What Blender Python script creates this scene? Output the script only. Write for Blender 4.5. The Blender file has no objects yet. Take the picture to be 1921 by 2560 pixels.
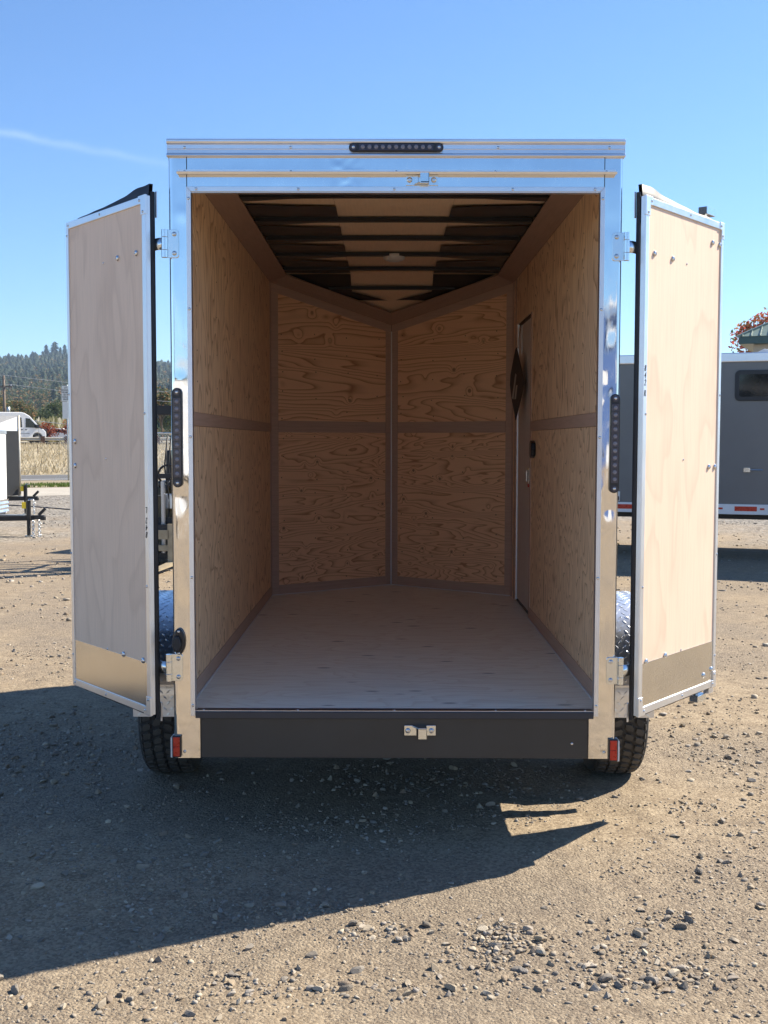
import bpy, bmesh, math, random
import numpy as np
from mathutils import Vector, Matrix, noise

random.seed(7)
R = math.radians
scene = bpy.context.scene
col = scene.collection

# ------------------------------------------------------------------ camera
cam_d = bpy.data.cameras.new('camera')
cam = bpy.data.objects.new('camera', cam_d); col.objects.link(cam)
PITCH, YAW, ROLL = -.0624, -.0027, .0016
f = Vector((math.sin(YAW) * math.cos(PITCH), math.cos(YAW) * math.cos(PITCH), math.sin(PITCH)))
r0 = Vector((math.cos(YAW), -math.sin(YAW), 0)); u0 = r0.cross(f)
rr = r0 * math.cos(ROLL) + u0 * math.sin(ROLL); uu = u0 * math.cos(ROLL) - r0 * math.sin(ROLL)
cam.matrix_world = Matrix(((rr.x, uu.x, -f.x, -.0317), (rr.y, uu.y, -f.y, -4.645), (rr.z, uu.z, -f.z, 1.69), (0, 0, 0, 1)))
cam_d.sensor_fit = 'HORIZONTAL'; cam_d.sensor_width = 36.0
cam_d.lens = 36.0 * 2850 / 1921
cam_d.clip_start = .05; cam_d.clip_end = 20000
scene.camera = cam

# ------------------------------------------------------------------ light
SUN_EL, SUN_AZ = 41.5, 62.3            # azimuth from +Y towards +X
sd = Vector((math.sin(R(SUN_AZ)) * math.cos(R(SUN_EL)), math.cos(R(SUN_AZ)) * math.cos(R(SUN_EL)), math.sin(R(SUN_EL))))
sun_d = bpy.data.lights.new('sun', 'SUN'); sun_d.energy = 3.6; sun_d.angle = R(.53); sun_d.color = (1, .915, .785)
sun = bpy.data.objects.new('sun', sun_d); col.objects.link(sun)
sun.rotation_euler = (-sd).to_track_quat('-Z', 'Y').to_euler()

world = bpy.data.worlds.new('World'); scene.world = world; world.use_nodes = True
wn, wl = world.node_tree.nodes, world.node_tree.links
wn.clear()
wo = wn.new('ShaderNodeOutputWorld'); bg = wn.new('ShaderNodeBackground'); sky = wn.new('ShaderNodeTexSky')
sky.sky_type = 'NISHITA'; sky.sun_disc = False; sky.sun_elevation = R(SUN_EL); sky.sun_rotation = R(SUN_AZ)
sky.altitude = 100; sky.air_density = 1.0; sky.dust_density = 0; sky.ozone_density = 9
bg.inputs['Strength'].default_value = .064
def sky_dir(u, v): return (f + rr * ((u - 960.5) / 2850) - uu * ((v - 1280) / 2850)).normalized()
ca, cb = sky_dir(-40, 322), sky_dir(440, 414)
cn = ca.cross(cb).normalized(); ct = cn.cross(ca).normalized()
def W(t, **kw):
    n = wn.new('ShaderNode' + t)
    for k_, v_ in kw.items(): setattr(n, k_, v_)
    return n
def Wm(op, a, b=None, c=None):
    n = W('Math', operation=op)
    for i, q in enumerate((a, b, c)):
        if q is None: continue
        if isinstance(q, bpy.types.NodeSocket): wl.new(q, n.inputs[i])
        else: n.inputs[i].default_value = q
    return n.outputs[0]
def Wdot(v): 
    n = W('VectorMath', operation='DOT_PRODUCT'); wl.new(wtc.outputs['Generated'], n.inputs[0]); n.inputs[1].default_value = v; return n.outputs['Value']
wtc = W('TexCoord'); wns = W('TexNoise'); wl.new(wtc.outputs['Generated'], wns.inputs['Vector']); wns.inputs['Scale'].default_value = 28; wns.inputs['Detail'].default_value = 5
across = Wm('ADD', Wdot(cn), Wm('MULTIPLY_ADD', wns.outputs['Fac'], .008, -.004))
along = Wdot(ct)                                              # a thin vapour trail, fading out to the right
trail = Wm('POWER', 2.718, Wm('MULTIPLY', Wm('POWER', Wm('DIVIDE', across, .0030), 2.0), -1.0))
fade = Wm('MULTIPLY', Wm('MULTIPLY', Wm('MINIMUM', Wm('MAXIMUM', Wm('MULTIPLY_ADD', along, -5.0, 1.15), 0.0), 1.0), Wm('GREATER_THAN', Wdot(ca), .6)), Wm('MULTIPLY_ADD', wns.outputs['Fac'], .9, .1))
wmx = W('Mix', data_type='RGBA'); wl.new(Wm('MULTIPLY', Wm('MULTIPLY', trail, fade), .30), wmx.inputs[0]); wl.new(sky.outputs[0], wmx.inputs[6]); wmx.inputs[7].default_value = (5.2, 6.2, 7.2, 1)
wl.new(wmx.outputs[2], bg.inputs[0]); wl.new(bg.outputs[0], wo.inputs[0])

scene.view_settings.view_transform = 'Standard'
scene.view_settings.look = 'None'
scene.view_settings.gamma = 1
scene.view_settings.exposure = 1.62
scene.view_settings.use_curve_mapping = False
scene.render.engine = 'CYCLES'
scene.cycles.max_bounces = 12; scene.cycles.diffuse_bounces = 8

# ------------------------------------------------------------------ materials
class NT:
    """a small node-tree writer"""
    def __init__(s, name):
        s.m = bpy.data.materials.new(name); s.m.use_nodes = True
        s.n, s.l = s.m.node_tree.nodes, s.m.node_tree.links
        s.b = s.n['Principled BSDF']
    def new(s, t, **kw):
        n = s.n.new('ShaderNode' + t)
        for k, v in kw.items(): setattr(n, k, v)
        return n
    def set(s, sock, v):
        if hasattr(v, 'is_linked') or isinstance(v, bpy.types.NodeSocket): s.l.new(v, sock)
        else: sock.default_value = v
    def math(s, op, a, b=None, c=None):
        n = s.new('Math', operation=op); s.set(n.inputs[0], a)
        if b is not None: s.set(n.inputs[1], b)
        if c is not None: s.set(n.inputs[2], c)
        return n.outputs[0]
    def vec(s, op, a, b):
        n = s.new('VectorMath', operation=op); s.set(n.inputs[0], a); s.set(n.inputs[1], b)
        return n.outputs[0]
    def noise(s, v, scale, detail=3, rough=.5, dist=0):
        n = s.new('TexNoise'); s.l.new(v, n.inputs['Vector'])
        n.inputs['Scale'].default_value = scale; n.inputs['Detail'].default_value = detail
        n.inputs['Roughness'].default_value = rough; n.inputs['Distortion'].default_value = dist
        return n.outputs['Fac']
    def vor(s, v, scale, feature='F1', rnd=1.0):
        n = s.new('TexVoronoi', feature=feature); s.l.new(v, n.inputs['Vector']); n.inputs['Scale'].default_value = scale
        n.inputs['Randomness'].default_value = rnd
        return n
    def ramp(s, fac, stops, interp='LINEAR'):
        n = s.new('ValToRGB'); s.l.new(fac, n.inputs[0]); cr = n.color_ramp; cr.interpolation = interp
        while len(cr.elements) < len(stops): cr.elements.new(.5)
        for e, (p, c) in zip(cr.elements, stops):
            e.position = p; e.color = (*c, 1) if len(c) == 3 else c
        return n.outputs[0]
    def mix(s, fac, a, b, mode='MIX'):
        n = s.new('Mix', data_type='RGBA', blend_type=mode); s.set(n.inputs[0], fac)
        for i, v in ((6, a), (7, b)):
            if isinstance(v, tuple): v = (*v[:3], 1)
            s.set(n.inputs[i], v)
        return n.outputs[2]
    def coord(s, kind='Object', scale=None, rnd=False):
        v = s.new('TexCoord').outputs[kind]
        if scale: v = s.vec('MULTIPLY', v, Vector(scale))
        if rnd:
            o = s.new('ObjectInfo').outputs['Random']
            c = s.new('CombineXYZ')
            s.l.new(s.math('MULTIPLY', o, 37.0), c.inputs[0]); s.l.new(s.math('MULTIPLY', o, 91.0), c.inputs[1]); s.l.new(s.math('MULTIPLY', o, 53.0), c.inputs[2])
            v = s.vec('ADD', v, c.outputs[0])
        return v
    def bump(s, h, strength=.3, dist=.01):
        n = s.new('Bump'); s.l.new(h, n.inputs['Height']); n.inputs['Strength'].default_value = strength; n.inputs['Distance'].default_value = dist
        s.l.new(n.outputs[0], s.b.inputs['Normal']); return n
    def base(s, c): s.set(s.b.inputs['Base Color'], (*c, 1) if isinstance(c, tuple) else c)
    def p(s, **kw):
        for k, v in kw.items(): s.set(s.b.inputs[k.replace('_', ' ')], v)
        return s

def plain(name, c, rough=.5, metal=0, var=.12, scale=8, bump=0, spec=None):
    """a paint or plastic with slight mottling in colour and gloss"""
    t = NT(name); v = t.coord('Object')
    n = t.noise(v, scale, 5, .6)
    d = tuple(x * (1 - var) for x in c); h = tuple(min(1, x * (1 + var)) for x in c)
    t.base(t.ramp(n, [(.3, d), (.7, h)]))
    t.p(Metallic=metal, Roughness=t.math('MULTIPLY_ADD', n, .25 * rough, rough * .87))
    if spec is not None: t.p(Specular_IOR_Level=spec)
    if bump: t.bump(t.noise(v, scale * 6, 4), bump, .002)
    return t.m

def wood(name, c, dk, lines=9, sc=1.0, axis=1, knots=0, streak=.25, linew=.5, rough=.62, plug=0):
    """rotary-cut plywood: contour lines of a stretched noise; grain runs along local axis 0 or 1"""
    t = NT(name)
    s = [1.0, 1.0, 1.0]; s[axis] = .15 if knots else .36
    v0 = t.coord('Object', None, True)
    v0 = t.vec('MULTIPLY', v0, t.math('MULTIPLY_ADD', t.math('FRACT', t.math('MULTIPLY', t.new('ObjectInfo').outputs['Random'], 5.7)), .55, .78))
    v = t.vec('MULTIPLY', v0, Vector(s))
    vor = None
    if knots:
        vk = t.vec('MULTIPLY', v0, Vector((1, 1, 0)))
        vor = t.vor(vk, knots).outputs['Distance']
    n = t.noise(v, 3.6 * sc, 2.6, .46, .3)
    if vor is not None:                       # the lines wrap round the knots
        n = t.math('ADD', n, t.math('MULTIPLY', t.math('POWER', t.math('SUBTRACT', 1.0, t.math('MINIMUM', t.math('MULTIPLY', vor, 2.2), 1.0)), 3.0), .11))
    fr = t.math('FRACT', t.math('MULTIPLY', n, float(lines)))
    ln = t.ramp(fr, [(0, (0, 0, 0)), (.5, (.05, .05, .05)), (.78, (.45, .45, .45)), (.92, (1, 1, 1)), (1, (0, 0, 0))])
    fine = list((34.0, 34.0, 34.0)); fine[axis] = 1.6
    fi = t.noise(t.vec('MULTIPLY', v0, Vector(fine)), 3.0, 3, .6)
    cl = t.noise(v0, 1.3, 3, .5)
    colr = t.mix(t.math('MULTIPLY', ln, linew), c, dk)
    colr = t.mix(t.math('MULTIPLY', t.ramp(fi, [(.42, (0, 0, 0)), (.75, (1, 1, 1))]), streak), colr, tuple(x * .62 for x in c))
    colr = t.mix(t.math('MULTIPLY', cl, .35), colr, tuple(x * y for x, y in zip(c, (.83, .74, .66))))
    if vor is not None:
        k = t.ramp(vor, [(.0, (1, 1, 1)), (.05, (.9, .9, .9)), (.10, (.0, .0, .0))])
        colr = t.mix(t.math('MULTIPLY', k, .75), colr, tuple(x * .28 for x in dk))
    if plug:                                  # short dark ticks in the face veneer
        tk = [1.0, 1.0, 0.0]; tk[axis] = .35
        w = t.vor(t.vec('MULTIPLY', v0, Vector(tk)), plug).outputs['Distance']
        k = t.ramp(w, [(.0, (1, 1, 1)), (.07, (.9, .9, .9)), (.13, (0, 0, 0))])
        rare = t.ramp(t.noise(v0, 4.0, 1), [(.22, (0, 0, 0)), (.36, (1, 1, 1))])
        colr = t.mix(t.math('MULTIPLY', t.math('MULTIPLY', k, rare), .9), colr, tuple(x * .22 for x in c))
    t.base(colr); t.p(Roughness=rough)
    t.bump(fi, .12, .002)
    return t.m

def metal(name, c=(.78, .79, .8), rough=.2, brushed=None, mott=0, metallic=1.0):
    t = NT(name); v = t.coord('Object')
    n = t.noise(v, 5, 5, .6)
    t.base(t.ramp(n, [(.3, tuple(x * .9 for x in c)), (.7, c)]))
    ro = t.math('MULTIPLY_ADD', n, rough * .5, rough * .75)
    if brushed:
        s = [220.0, 220.0, 220.0]; s[brushed - 1] = 1.5
        b = t.noise(t.vec('MULTIPLY', v, Vector(s)), 1.0, 2)
        ro = t.math('MULTIPLY_ADD', b, rough * .5, ro)
    if mott:                                  # zinc spangle
        w = t.vor(v, mott).outputs['Color']
        ro = t.math('MULTIPLY_ADD', w, .12, ro)
    t.p(Metallic=metallic, Roughness=ro)
    return t.m

MAT = {}
def mats():
    m = MAT
    m['fir_h'] = wood('fir_plywood_horizontal', (.95, .61, .35), (.42, .17, .075), 27, 1.0, 0, 5.5, .2, .95)
    m['fir_v'] = wood('fir_plywood_vertical', (.94, .67, .415), (.40, .21, .10), 21, .95, 1, 0, .14, .95)
    m['floor'] = wood('floor_plywood', (.93, .92, .79), (.64, .54, .40), 13, 1.0, 0, 0, .55, .45, .42, 9.0)
    m['strip'] = wood('plywood_strip', (.56, .385, .285), (.42, .28, .20), 3, 1.0, 0, 0, .5, .2)
    m['cove'] = wood('cove_board', (.40, .255, .175), (.30, .18, .12), 3, 1.0, 1, 0, .5, .2)
    m['luan'] = wood('luan_door_lining', (.86, .655, .49), (.62, .445, .32), 6, .9, 1, 0, .3, .42, .55, 0)
    m['ceil'] = wood('ceiling_lining', (.90, .66, .44), (.70, .49, .32), 4, .8, 1, 0, .3, .2)
    m['doorwood'] = wood('side_door_lining', (.70, .62, .55), (.60, .52, .45), 3, .7, 1, 0, .4, .15)
    t = NT('polished_stainless'); v = t.coord('Object'); n = t.noise(v, 9, 6, .65); sc_ = t.noise(t.vec('MULTIPLY', v, Vector((90, 90, 14))), 1.5, 3, .6)
    t.base(t.ramp(n, [(.3, (.80, .79, .77)), (.7, (.86, .85, .83))]))
    t.p(Metallic=1.0, Roughness=t.math('MULTIPLY_ADD', t.ramp(n, [(.45, (0, 0, 0)), (.75, (1, 1, 1))]), .10, t.math('MULTIPLY_ADD', t.ramp(sc_, [(.55, (0, 0, 0)), (.8, (1, 1, 1))]), .14, .035)))
    t.bump(sc_, .03, .0006); m['polish'] = t.m
    m['alu'] = metal('mill_aluminium', (.83, .84, .86), .3, 3)
    m['alu_x'] = metal('extruded_aluminium', (.84, .85, .87), .26, 1)
    m['zinc'] = metal('zinc_plate', (.80, .83, .83), .2)
    m['galv'] = metal('galvanised_steel', (.66, .69, .71), .34, None, 45)
    m['kick'] = metal('brushed_stainless', (.70, .68, .63), .17)
    m['tread_plate'] = metal('diamond_plate_aluminium', (.88, .89, .90), .32, None, 0, .82)
    m['screw'] = metal('screw_steel', (.72, .72, .72), .25)
    m['skin'] = plain('black_body_skin', (.025, .026, .028), .25)
    m['bronze'] = plain('bumper_black', (.045, .04, .034), .42, 0, .15, 3, .05)
    m['sill'] = plain('sill_black', (.03, .032, .04), .35)
    m['rubber'] = plain('rubber', (.018, .018, .02), .55, 0, .3, 12, .1)
    m['wrap'] = plain('black_wrap', (.012, .013, .015), .38, 0, .4, 9, .4)
    m['bow'] = plain('roof_bow_paint', (.010, .011, .013), .42)
    m['chassis'] = plain('chassis_black', (.015, .015, .016), .5)
    m['tyre'] = plain('tyre_rubber', (.03, .029, .028), .72, 0, .35, 14, .25)
    m['tread'] = plain('dusty_tread_rubber', (.075, .066, .055), .8, 0, .45, 9, .3)
    m['white'] = plain('white_paint', (.78, .78, .77), .35, 0, .05)
    m['plastic_w'] = plain('white_plastic', (.72, .70, .66), .4, 0, .05)
    m['blk'] = plain('black_plastic', (.015, .015, .018), .32)
    m['lens'] = plain('smoked_lens', (.05, .047, .065), .14)
    m['led'] = plain('led_dome', (.24, .23, .26), .1)
    m['red'] = plain('red_reflector', (.55, .03, .012), .28, 0, .15, 40)
    m['ink'] = plain('marker_ink', (.01, .01, .012), .6)
    m['yellow'] = plain('yellow_plastic', (.85, .62, .02), .45)
    m['gray_skin'] = plain('grey_trailer_skin', (.165, .168, .165), .26, 0, .06, 1.5)
    m['glass'] = plain('dark_glass', (.012, .014, .016), .05)
    m['post'] = metal('sign_post_steel', (.5, .52, .5), .45, None, 0, .7)
    m['signface'] = plain('sign_white', (.68, .69, .66), .5, 0, .06)
    m['wood_pole'] = plain('weathered_pole', (.16, .12, .09), .8, 0, .3)
    m['wire'] = plain('overhead_wire', (.35, .36, .38), .5)
    m['rail'] = plain('weathered_guardrail', (.50, .46, .38), .5, .2, .12)
    m['rust'] = plain('rusted_post', (.13, .07, .045), .85, 0, .3)
    m['roofgreen'] = plain('green_metal_roof', (.19, .245, .20), .4, 0, .08)
    m['fascia'] = plain('green_fascia', (.03, .075, .07), .4)
    m['stucco'] = plain('tan_wall', (.46, .41, .33), .85, 0, .08)
    m['blue'] = plain('blue_steel_wall', (.09, .16, .36), .4, 0, .1, 1)
    m['bark'] = plain('bark', (.09, .065, .045), .9, 0, .4, 10, .4)
    m['hubsteel'] = metal('wheel_steel', (.5, .5, .52), .35)
    m['machine'] = plain('forklift_body_paint', (.10, .075, .03), .5, 0, .3)
    m['forksteel'] = plain('worn_fork_steel', (.36, .30, .2), .55, .3, .2)
    for k, stops in {'leaf_autumn': [(0, (.50, .07, .05)), (.5, (.52, .15, .05)), (.72, (.40, .24, .08)), (.88, (.16, .18, .06)), (1, (.08, .12, .045))],
                     'leaf_green': [(0, (.03, .055, .018)), (.5, (.055, .085, .028)), (1, (.12, .13, .045))],
                     'leaf_conifer': [(0, (.014, .034, .020)), (.6, (.026, .052, .026)), (1, (.055, .078, .034))],
                     'leaf_wood': [(0, (.035, .065, .024)), (.35, (.06, .09, .034)), (.62, (.12, .115, .042)), (.82, (.24, .165, .06)), (1, (.30, .13, .05))],
                     'leaf_red': [(0, (.22, .03, .02)), (1, (.36, .11, .04))],
                     'reed': [(0, (.12, .12, .04)), (.4, (.30, .27, .12)), (1, (.80, .72, .52))],
                     'dry': [(0, (.30, .24, .14)), (.5, (.46, .38, .245)), (1, (.62, .545, .39))],
                     'turf': [(0, (.07, .12, .02)), (1, (.17, .22, .05))]}.items():
        t = NT(k); g = t.new('NewGeometry').outputs['Random Per Island']
        lc = t.ramp(g, stops); t.base(lc); t.p(Roughness=.75)
        tl = t.new('BsdfTranslucent'); t.l.new(lc, tl.inputs[0]); mx = t.new('MixShader'); mx.inputs[0].default_value = .4
        t.l.new(t.b.outputs[0], mx.inputs[1]); t.l.new(tl.outputs[0], mx.inputs[2]); t.l.new(mx.outputs[0], t.n['Material Output'].inputs[0])
        m[k] = t.m
    # packed dirt and gravel
    t = NT('packed_gravel'); v = t.coord('Object')
    big = t.noise(v, .55, 4, .55); mid = t.noise(v, 7, 6, .68); fine = t.noise(v, 60, 5, .7); huge = t.noise(v, .16, 5, .6)
    sx = t.new('SeparateXYZ'); t.l.new(v, sx.inputs[0])
    c = t.ramp(mid, [(.28, (.162, .116, .072)), (.5, (.29, .22, .138)), (.72, (.425, .335, .218))])
    c = t.mix(t.ramp(big, [(.40, (0, 0, 0)), (.60, (.65, .65, .65))]), c, (.265, .22, .172))
    # the far half of the lot is loose grey crushed rock
    far = t.math('MULTIPLY_ADD', sx.outputs[1], .09, t.math('MULTIPLY_ADD', huge, 4.0, -3.2))
    far = t.math('MAXIMUM', t.math('MINIMUM', far, .85), 0.0)
    vf = t.vor(v, 14); gf = t.ramp(vf.outputs['Color'], [(.1, (.095, .09, .08)), (.5, (.23, .213, .187)), (.9, (.40, .37, .32))])
    v1 = t.vor(v, 95); g1 = t.ramp(v1.outputs['Color'], [(.2, (.115, .088, .064)), (.8, (.43, .35, .245))])
    c = t.mix(.42, c, g1)
    c = t.mix(far, c, gf)
    sp = t.vor(v, 21); c = t.mix(t.math('MULTIPLY', t.ramp(sp.outputs['Distance'], [(.10, (1, 1, 1)), (.2, (0, 0, 0))]), t.math('MULTIPLY', t.ramp(sp.outputs['Color'], [(.45, (0, 0, 0)), (.6, (1, 1, 1))]), .6)), c, (.13, .105, .08))
    c = t.mix(t.math('MULTIPLY', t.ramp(t.vor(v, 38).outputs['Distance'], [(.1, (1, 1, 1)), (.22, (0, 0, 0))]), .45), c, (.15, .12, .09))
    t.base(c); t.p(Roughness=.93, Specular_IOR_Level=.2)
    h = t.math('ADD', t.math('MULTIPLY', fine, .8), t.math('ADD', t.math('MULTIPLY', mid, .9), t.math('MULTIPLY', t.math('SUBTRACT', 1.0, v1.outputs['Distance']), .35)))
    h = t.math('ADD', h, t.math('MULTIPLY', t.math('MULTIPLY', t.math('SUBTRACT', 1.0, vf.outputs['Distance']), far), 3.0))
    bn = t.bump(h, 1.0, .018); t.l.new(t.ramp(big, [(.36, (.35, .35, .35)), (.58, (1, 1, 1))]), bn.inputs['Strength']); m['ground'] = t.m
    t = NT('crushed_stone'); g = t.new('NewGeometry').outputs['Random Per Island']; o = t.new('ObjectInfo').outputs['Random']
    x = t.math('FRACT', t.math('ADD', g, t.math('MULTIPLY', o, 7.31)))
    c = t.ramp(x, [(0, (.13, .118, .108)), (.22, (.25, .228, .20)), (.5, (.36, .295, .21)), (.68, (.22, .165, .12)), (.82, (.33, .305, .275)), (1, (.50, .43, .325))])
    n = t.noise(t.coord('Object'), 45, 4, .6)
    t.base(t.mix(t.math('MULTIPLY', n, .45), c, (.31, .245, .155))); t.p(Roughness=.9, Specular_IOR_Level=.25); t.bump(n, .4, .004); m['stone'] = t.m
    for k, c1, c2, sc in (('concrete', (.34, .30, .24), (.43, .39, .32), 1.2), ('asphalt', (.085, .083, .08), (.12, .115, .108), 2), ('verge', (.23, .18, .11), (.33, .265, .17), 1.5), ('field', (.30, .245, .15), (.44, .37, .245), .8), ('hillsoil', (.03, .045, .02), (.08, .08, .035), .02), ('paint', (.7, .7, .68), (.8, .8, .78), 3)):
        t = NT(k); v = t.coord('Object'); n = t.noise(v, sc, 8, .65)
        t.base(t.ramp(n, [(.3, c1), (.7, c2)])); t.p(Roughness=.9); t.bump(t.noise(v, sc * 9, 5), .5, .02); m[k] = t.m
mats()

# ------------------------------------------------------------------ mesh helpers
class MB:
    def __init__(s): s.v, s.f = [], []
    def add(s, vs, fs):
        o = len(s.v); s.v += [tuple(x) for x in vs]; s.f += [tuple(i + o for i in q) for q in fs]; return s
    def box(s, x0, x1, y0, y1, z0, z1, M=None):
        vs = [Vector(p) for p in ((x0, y0, z0), (x1, y0, z0), (x1, y1, z0), (x0, y1, z0), (x0, y0, z1), (x1, y0, z1), (x1, y1, z1), (x0, y1, z1))]
        if M: vs = [M @ p for p in vs]
        return s.add(vs, [(0, 3, 2, 1), (4, 5, 6, 7), (0, 1, 5, 4), (1, 2, 6, 5), (2, 3, 7, 6), (3, 0, 4, 7)])
    def beam(s, a, b, w, h, up=(0, 0, 1)):
        a, b = Vector(a), Vector(b); d = (b - a).normalized(); up = Vector(up)
        if abs(d.dot(up)) > .99: up = Vector((0, 1, 0))
        x = d.cross(up).normalized(); z = x.cross(d)
        vs = [p + x * sx * w / 2 + z * sz * h / 2 for p in (a, b) for sx, sz in ((-1, -1), (1, -1), (1, 1), (-1, 1))]
        return s.add(vs, [(3, 2, 1, 0), (4, 5, 6, 7), (0, 1, 5, 4), (1, 2, 6, 5), (2, 3, 7, 6), (3, 0, 4, 7)])
    def cyl(s, a, b, r, n=12, r2=None):
        a, b = Vector(a), Vector(b); d = (b - a).normalized(); r2 = r if r2 is None else r2
        x = d.orthogonal().normalized(); y = d.cross(x)
        vs = []
        for p, q in ((a, r), (b, r2)):
            vs += [p + (x * math.cos(2 * math.pi * i / n) + y * math.sin(2 * math.pi * i / n)) * q for i in range(n)]
        return s.add(vs, [(i, (i + 1) % n, n + (i + 1) % n, n + i) for i in range(n)] + [tuple(range(n - 1, -1, -1)), tuple(range(n, 2 * n))])
    def tube(s, pts, r, n=6):
        pts = [Vector(p) for p in pts]; vs, fs = [], []
        for i, p in enumerate(pts):
            d = (pts[min(i + 1, len(pts) - 1)] - pts[max(i - 1, 0)]).normalized()
            x = d.orthogonal().normalized() if abs(d.z) > .95 else d.cross(Vector((0, 0, 1))).normalized(); y = d.cross(x)
            q = r[i] if isinstance(r, (list, tuple)) else r
            vs += [p + (x * math.cos(2 * math.pi * k / n) + y * math.sin(2 * math.pi * k / n)) * q for k in range(n)]
        for i in range(len(pts) - 1):
            fs += [(i * n + k, i * n + (k + 1) % n, (i + 1) * n + (k + 1) % n, (i + 1) * n + k) for k in range(n)]
        return s.add(vs, fs + [tuple(range(n - 1, -1, -1)), tuple(range((len(pts) - 1) * n, len(pts) * n))])
    def prism(s, poly, t, M=None, z1=0.0):
        """polygon in local xy, from z1 - t up to z1"""
        n = len(poly)
        vs = [Vector((a, b, z1 - t)) for a, b in poly] + [Vector((a, b, z1)) for a, b in poly]
        if M: vs = [M @ p for p in vs]
        return s.add(vs, [tuple(range(n - 1, -1, -1)), tuple(range(n, 2 * n))] + [(i, (i + 1) % n, n + (i + 1) % n, n + i) for i in range(n)])
    def lathe(s, prof, n=32, M=None, closed=True):
        """profile of (r, h) turned about local x"""
        vs, k = [], len(prof)
        for i in range(n):
            a = 2 * math.pi * i / n
            vs += [Vector((h, r * math.cos(a), r * math.sin(a))) for r, h in prof]
        if M: vs = [M @ p for p in vs]
        fs = [(i * k + j, i * k + j + 1, ((i + 1) % n) * k + j + 1, ((i + 1) % n) * k + j) for i in range(n) for j in range(k - 1)]
        return s.add(vs, fs)
    def grid(s, fn, nu, nv):
        vs = [fn(i / nu, j / nv) for j in range(nv + 1) for i in range(nu + 1)]
        w = nu + 1
        return s.add(vs, [(j * w + i, j * w + i + 1, (j + 1) * w + i + 1, (j + 1) * w + i) for j in range(nv) for i in range(nu)])
    def mesh(s, name, mat, smooth=False):
        me = bpy.data.meshes.new(name); me.from_pydata(s.v, [], s.f); me.materials.append(mat)
        if smooth: me.polygons.foreach_set('use_smooth', [True] * len(me.polygons))
        return me
    def build(s, name, mat, parent=None, M=None, smooth=False, bevel=0, fix=True):
        me = s.mesh(name, mat, smooth)
        if fix:
            bm = bmesh.new(); bm.from_mesh(me); bmesh.ops.recalc_face_normals(bm, faces=bm.faces); bm.to_mesh(me); bm.free()
        return link(name, me, parent, M, bevel)

def link(name, me, parent=None, M=None, bevel=0):
    o = bpy.data.objects.new(name, me); col.objects.link(o)
    if parent: o.parent = parent
    if M is not None: o.matrix_basis = M
    if bevel:
        b = o.modifiers.new('edge', 'BEVEL'); b.width = bevel; b.segments = 2; b.limit_method = 'ANGLE'; b.angle_limit = R(40)
    return o
def empty(name, loc=(0, 0, 0), parent=None, rz=0):
    o = bpy.data.objects.new(name, None); col.objects.link(o); o.location = loc; o.rotation_euler.z = rz; o.parent = parent; o.empty_display_size = .2
    return o
def tag(o, label=None, cat=None, group=None, kind=None):
    if label: o['label'] = label
    if cat: o['category'] = cat
    if group: o['group'] = group
    if kind: o['kind'] = kind
    return o
def frame(o, X, Y):
    X, Y = Vector(X).normalized(), Vector(Y).normalized(); Z = X.cross(Y); o = Vector(o)
    return Matrix(((X.x, Y.x, Z.x, o.x), (X.y, Y.y, Z.y, o.y), (X.z, Y.z, Z.z, o.z), (0, 0, 0, 1)))
def rect(a0, a1, b0, b1): return [(a0, b0), (a1, b0), (a1, b1), (a0, b1)]
def board(name, mat, parent, M, poly, t, bevel=.0015):
    """a sheet whose face is at local z = 0 of frame M, with its own origin at the middle of the polygon"""
    cx = sum(p[0] for p in poly) / len(poly); cy = sum(p[1] for p in poly) / len(poly)
    return MB().prism([(a - cx, b - cy) for a, b in poly], t).build(name, mat, parent, M @ Matrix.Translation((cx, cy, 0)), False, bevel)
def bulk(name, V, F, mat, parent=None, smooth=False):
    """large mesh from numpy arrays; F has triangles or quads"""
    me = bpy.data.meshes.new(name); k = F.shape[1]
    me.vertices.add(len(V)); me.vertices.foreach_set('co', V.astype(np.float32).ravel())
    me.loops.add(F.size); me.loops.foreach_set('vertex_index', F.astype(np.int32).ravel())
    me.polygons.add(len(F)); me.polygons.foreach_set('loop_start', np.arange(0, F.size, k, dtype=np.int32))
    me.update(calc_edges=True); me.materials.append(mat)
    if smooth: me.polygons.foreach_set('use_smooth', [True] * len(F))
    return link(name, me, parent)
def dome_mesh(name, mat, r, h, n=10, rim=.25):
    b = MB(); vs = []
    rings = ((1, 0), (1, rim * h), (.8, .75 * h), (.45, h), (.38, .8 * h))
    for q, z in rings: vs += [(q * r * math.cos(2 * math.pi * i / n), q * r * math.sin(2 * math.pi * i / n), z) for i in range(n)]
    fs = [(k * n + i, k * n + (i + 1) % n, (k + 1) * n + (i + 1) % n, (k + 1) * n + i) for k in range(len(rings) - 1) for i in range(n)]
    b.add(vs, fs + [tuple(range((len(rings) - 1) * n, len(rings) * n))])
    return b.mesh(name, mat)
SCREW = dome_mesh('screw', MAT['screw'], .0062, .0035)
BOLT = dome_mesh('bolt', MAT['screw'], .0125, .008, 14)
def fix(me, name, parent, M, a, b, z=0.0, sc=1.0):
    return link(name, me, parent, M @ Matrix.Translation((a, b, z)) @ Matrix.Diagonal((sc, sc, sc, 1)))
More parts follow.
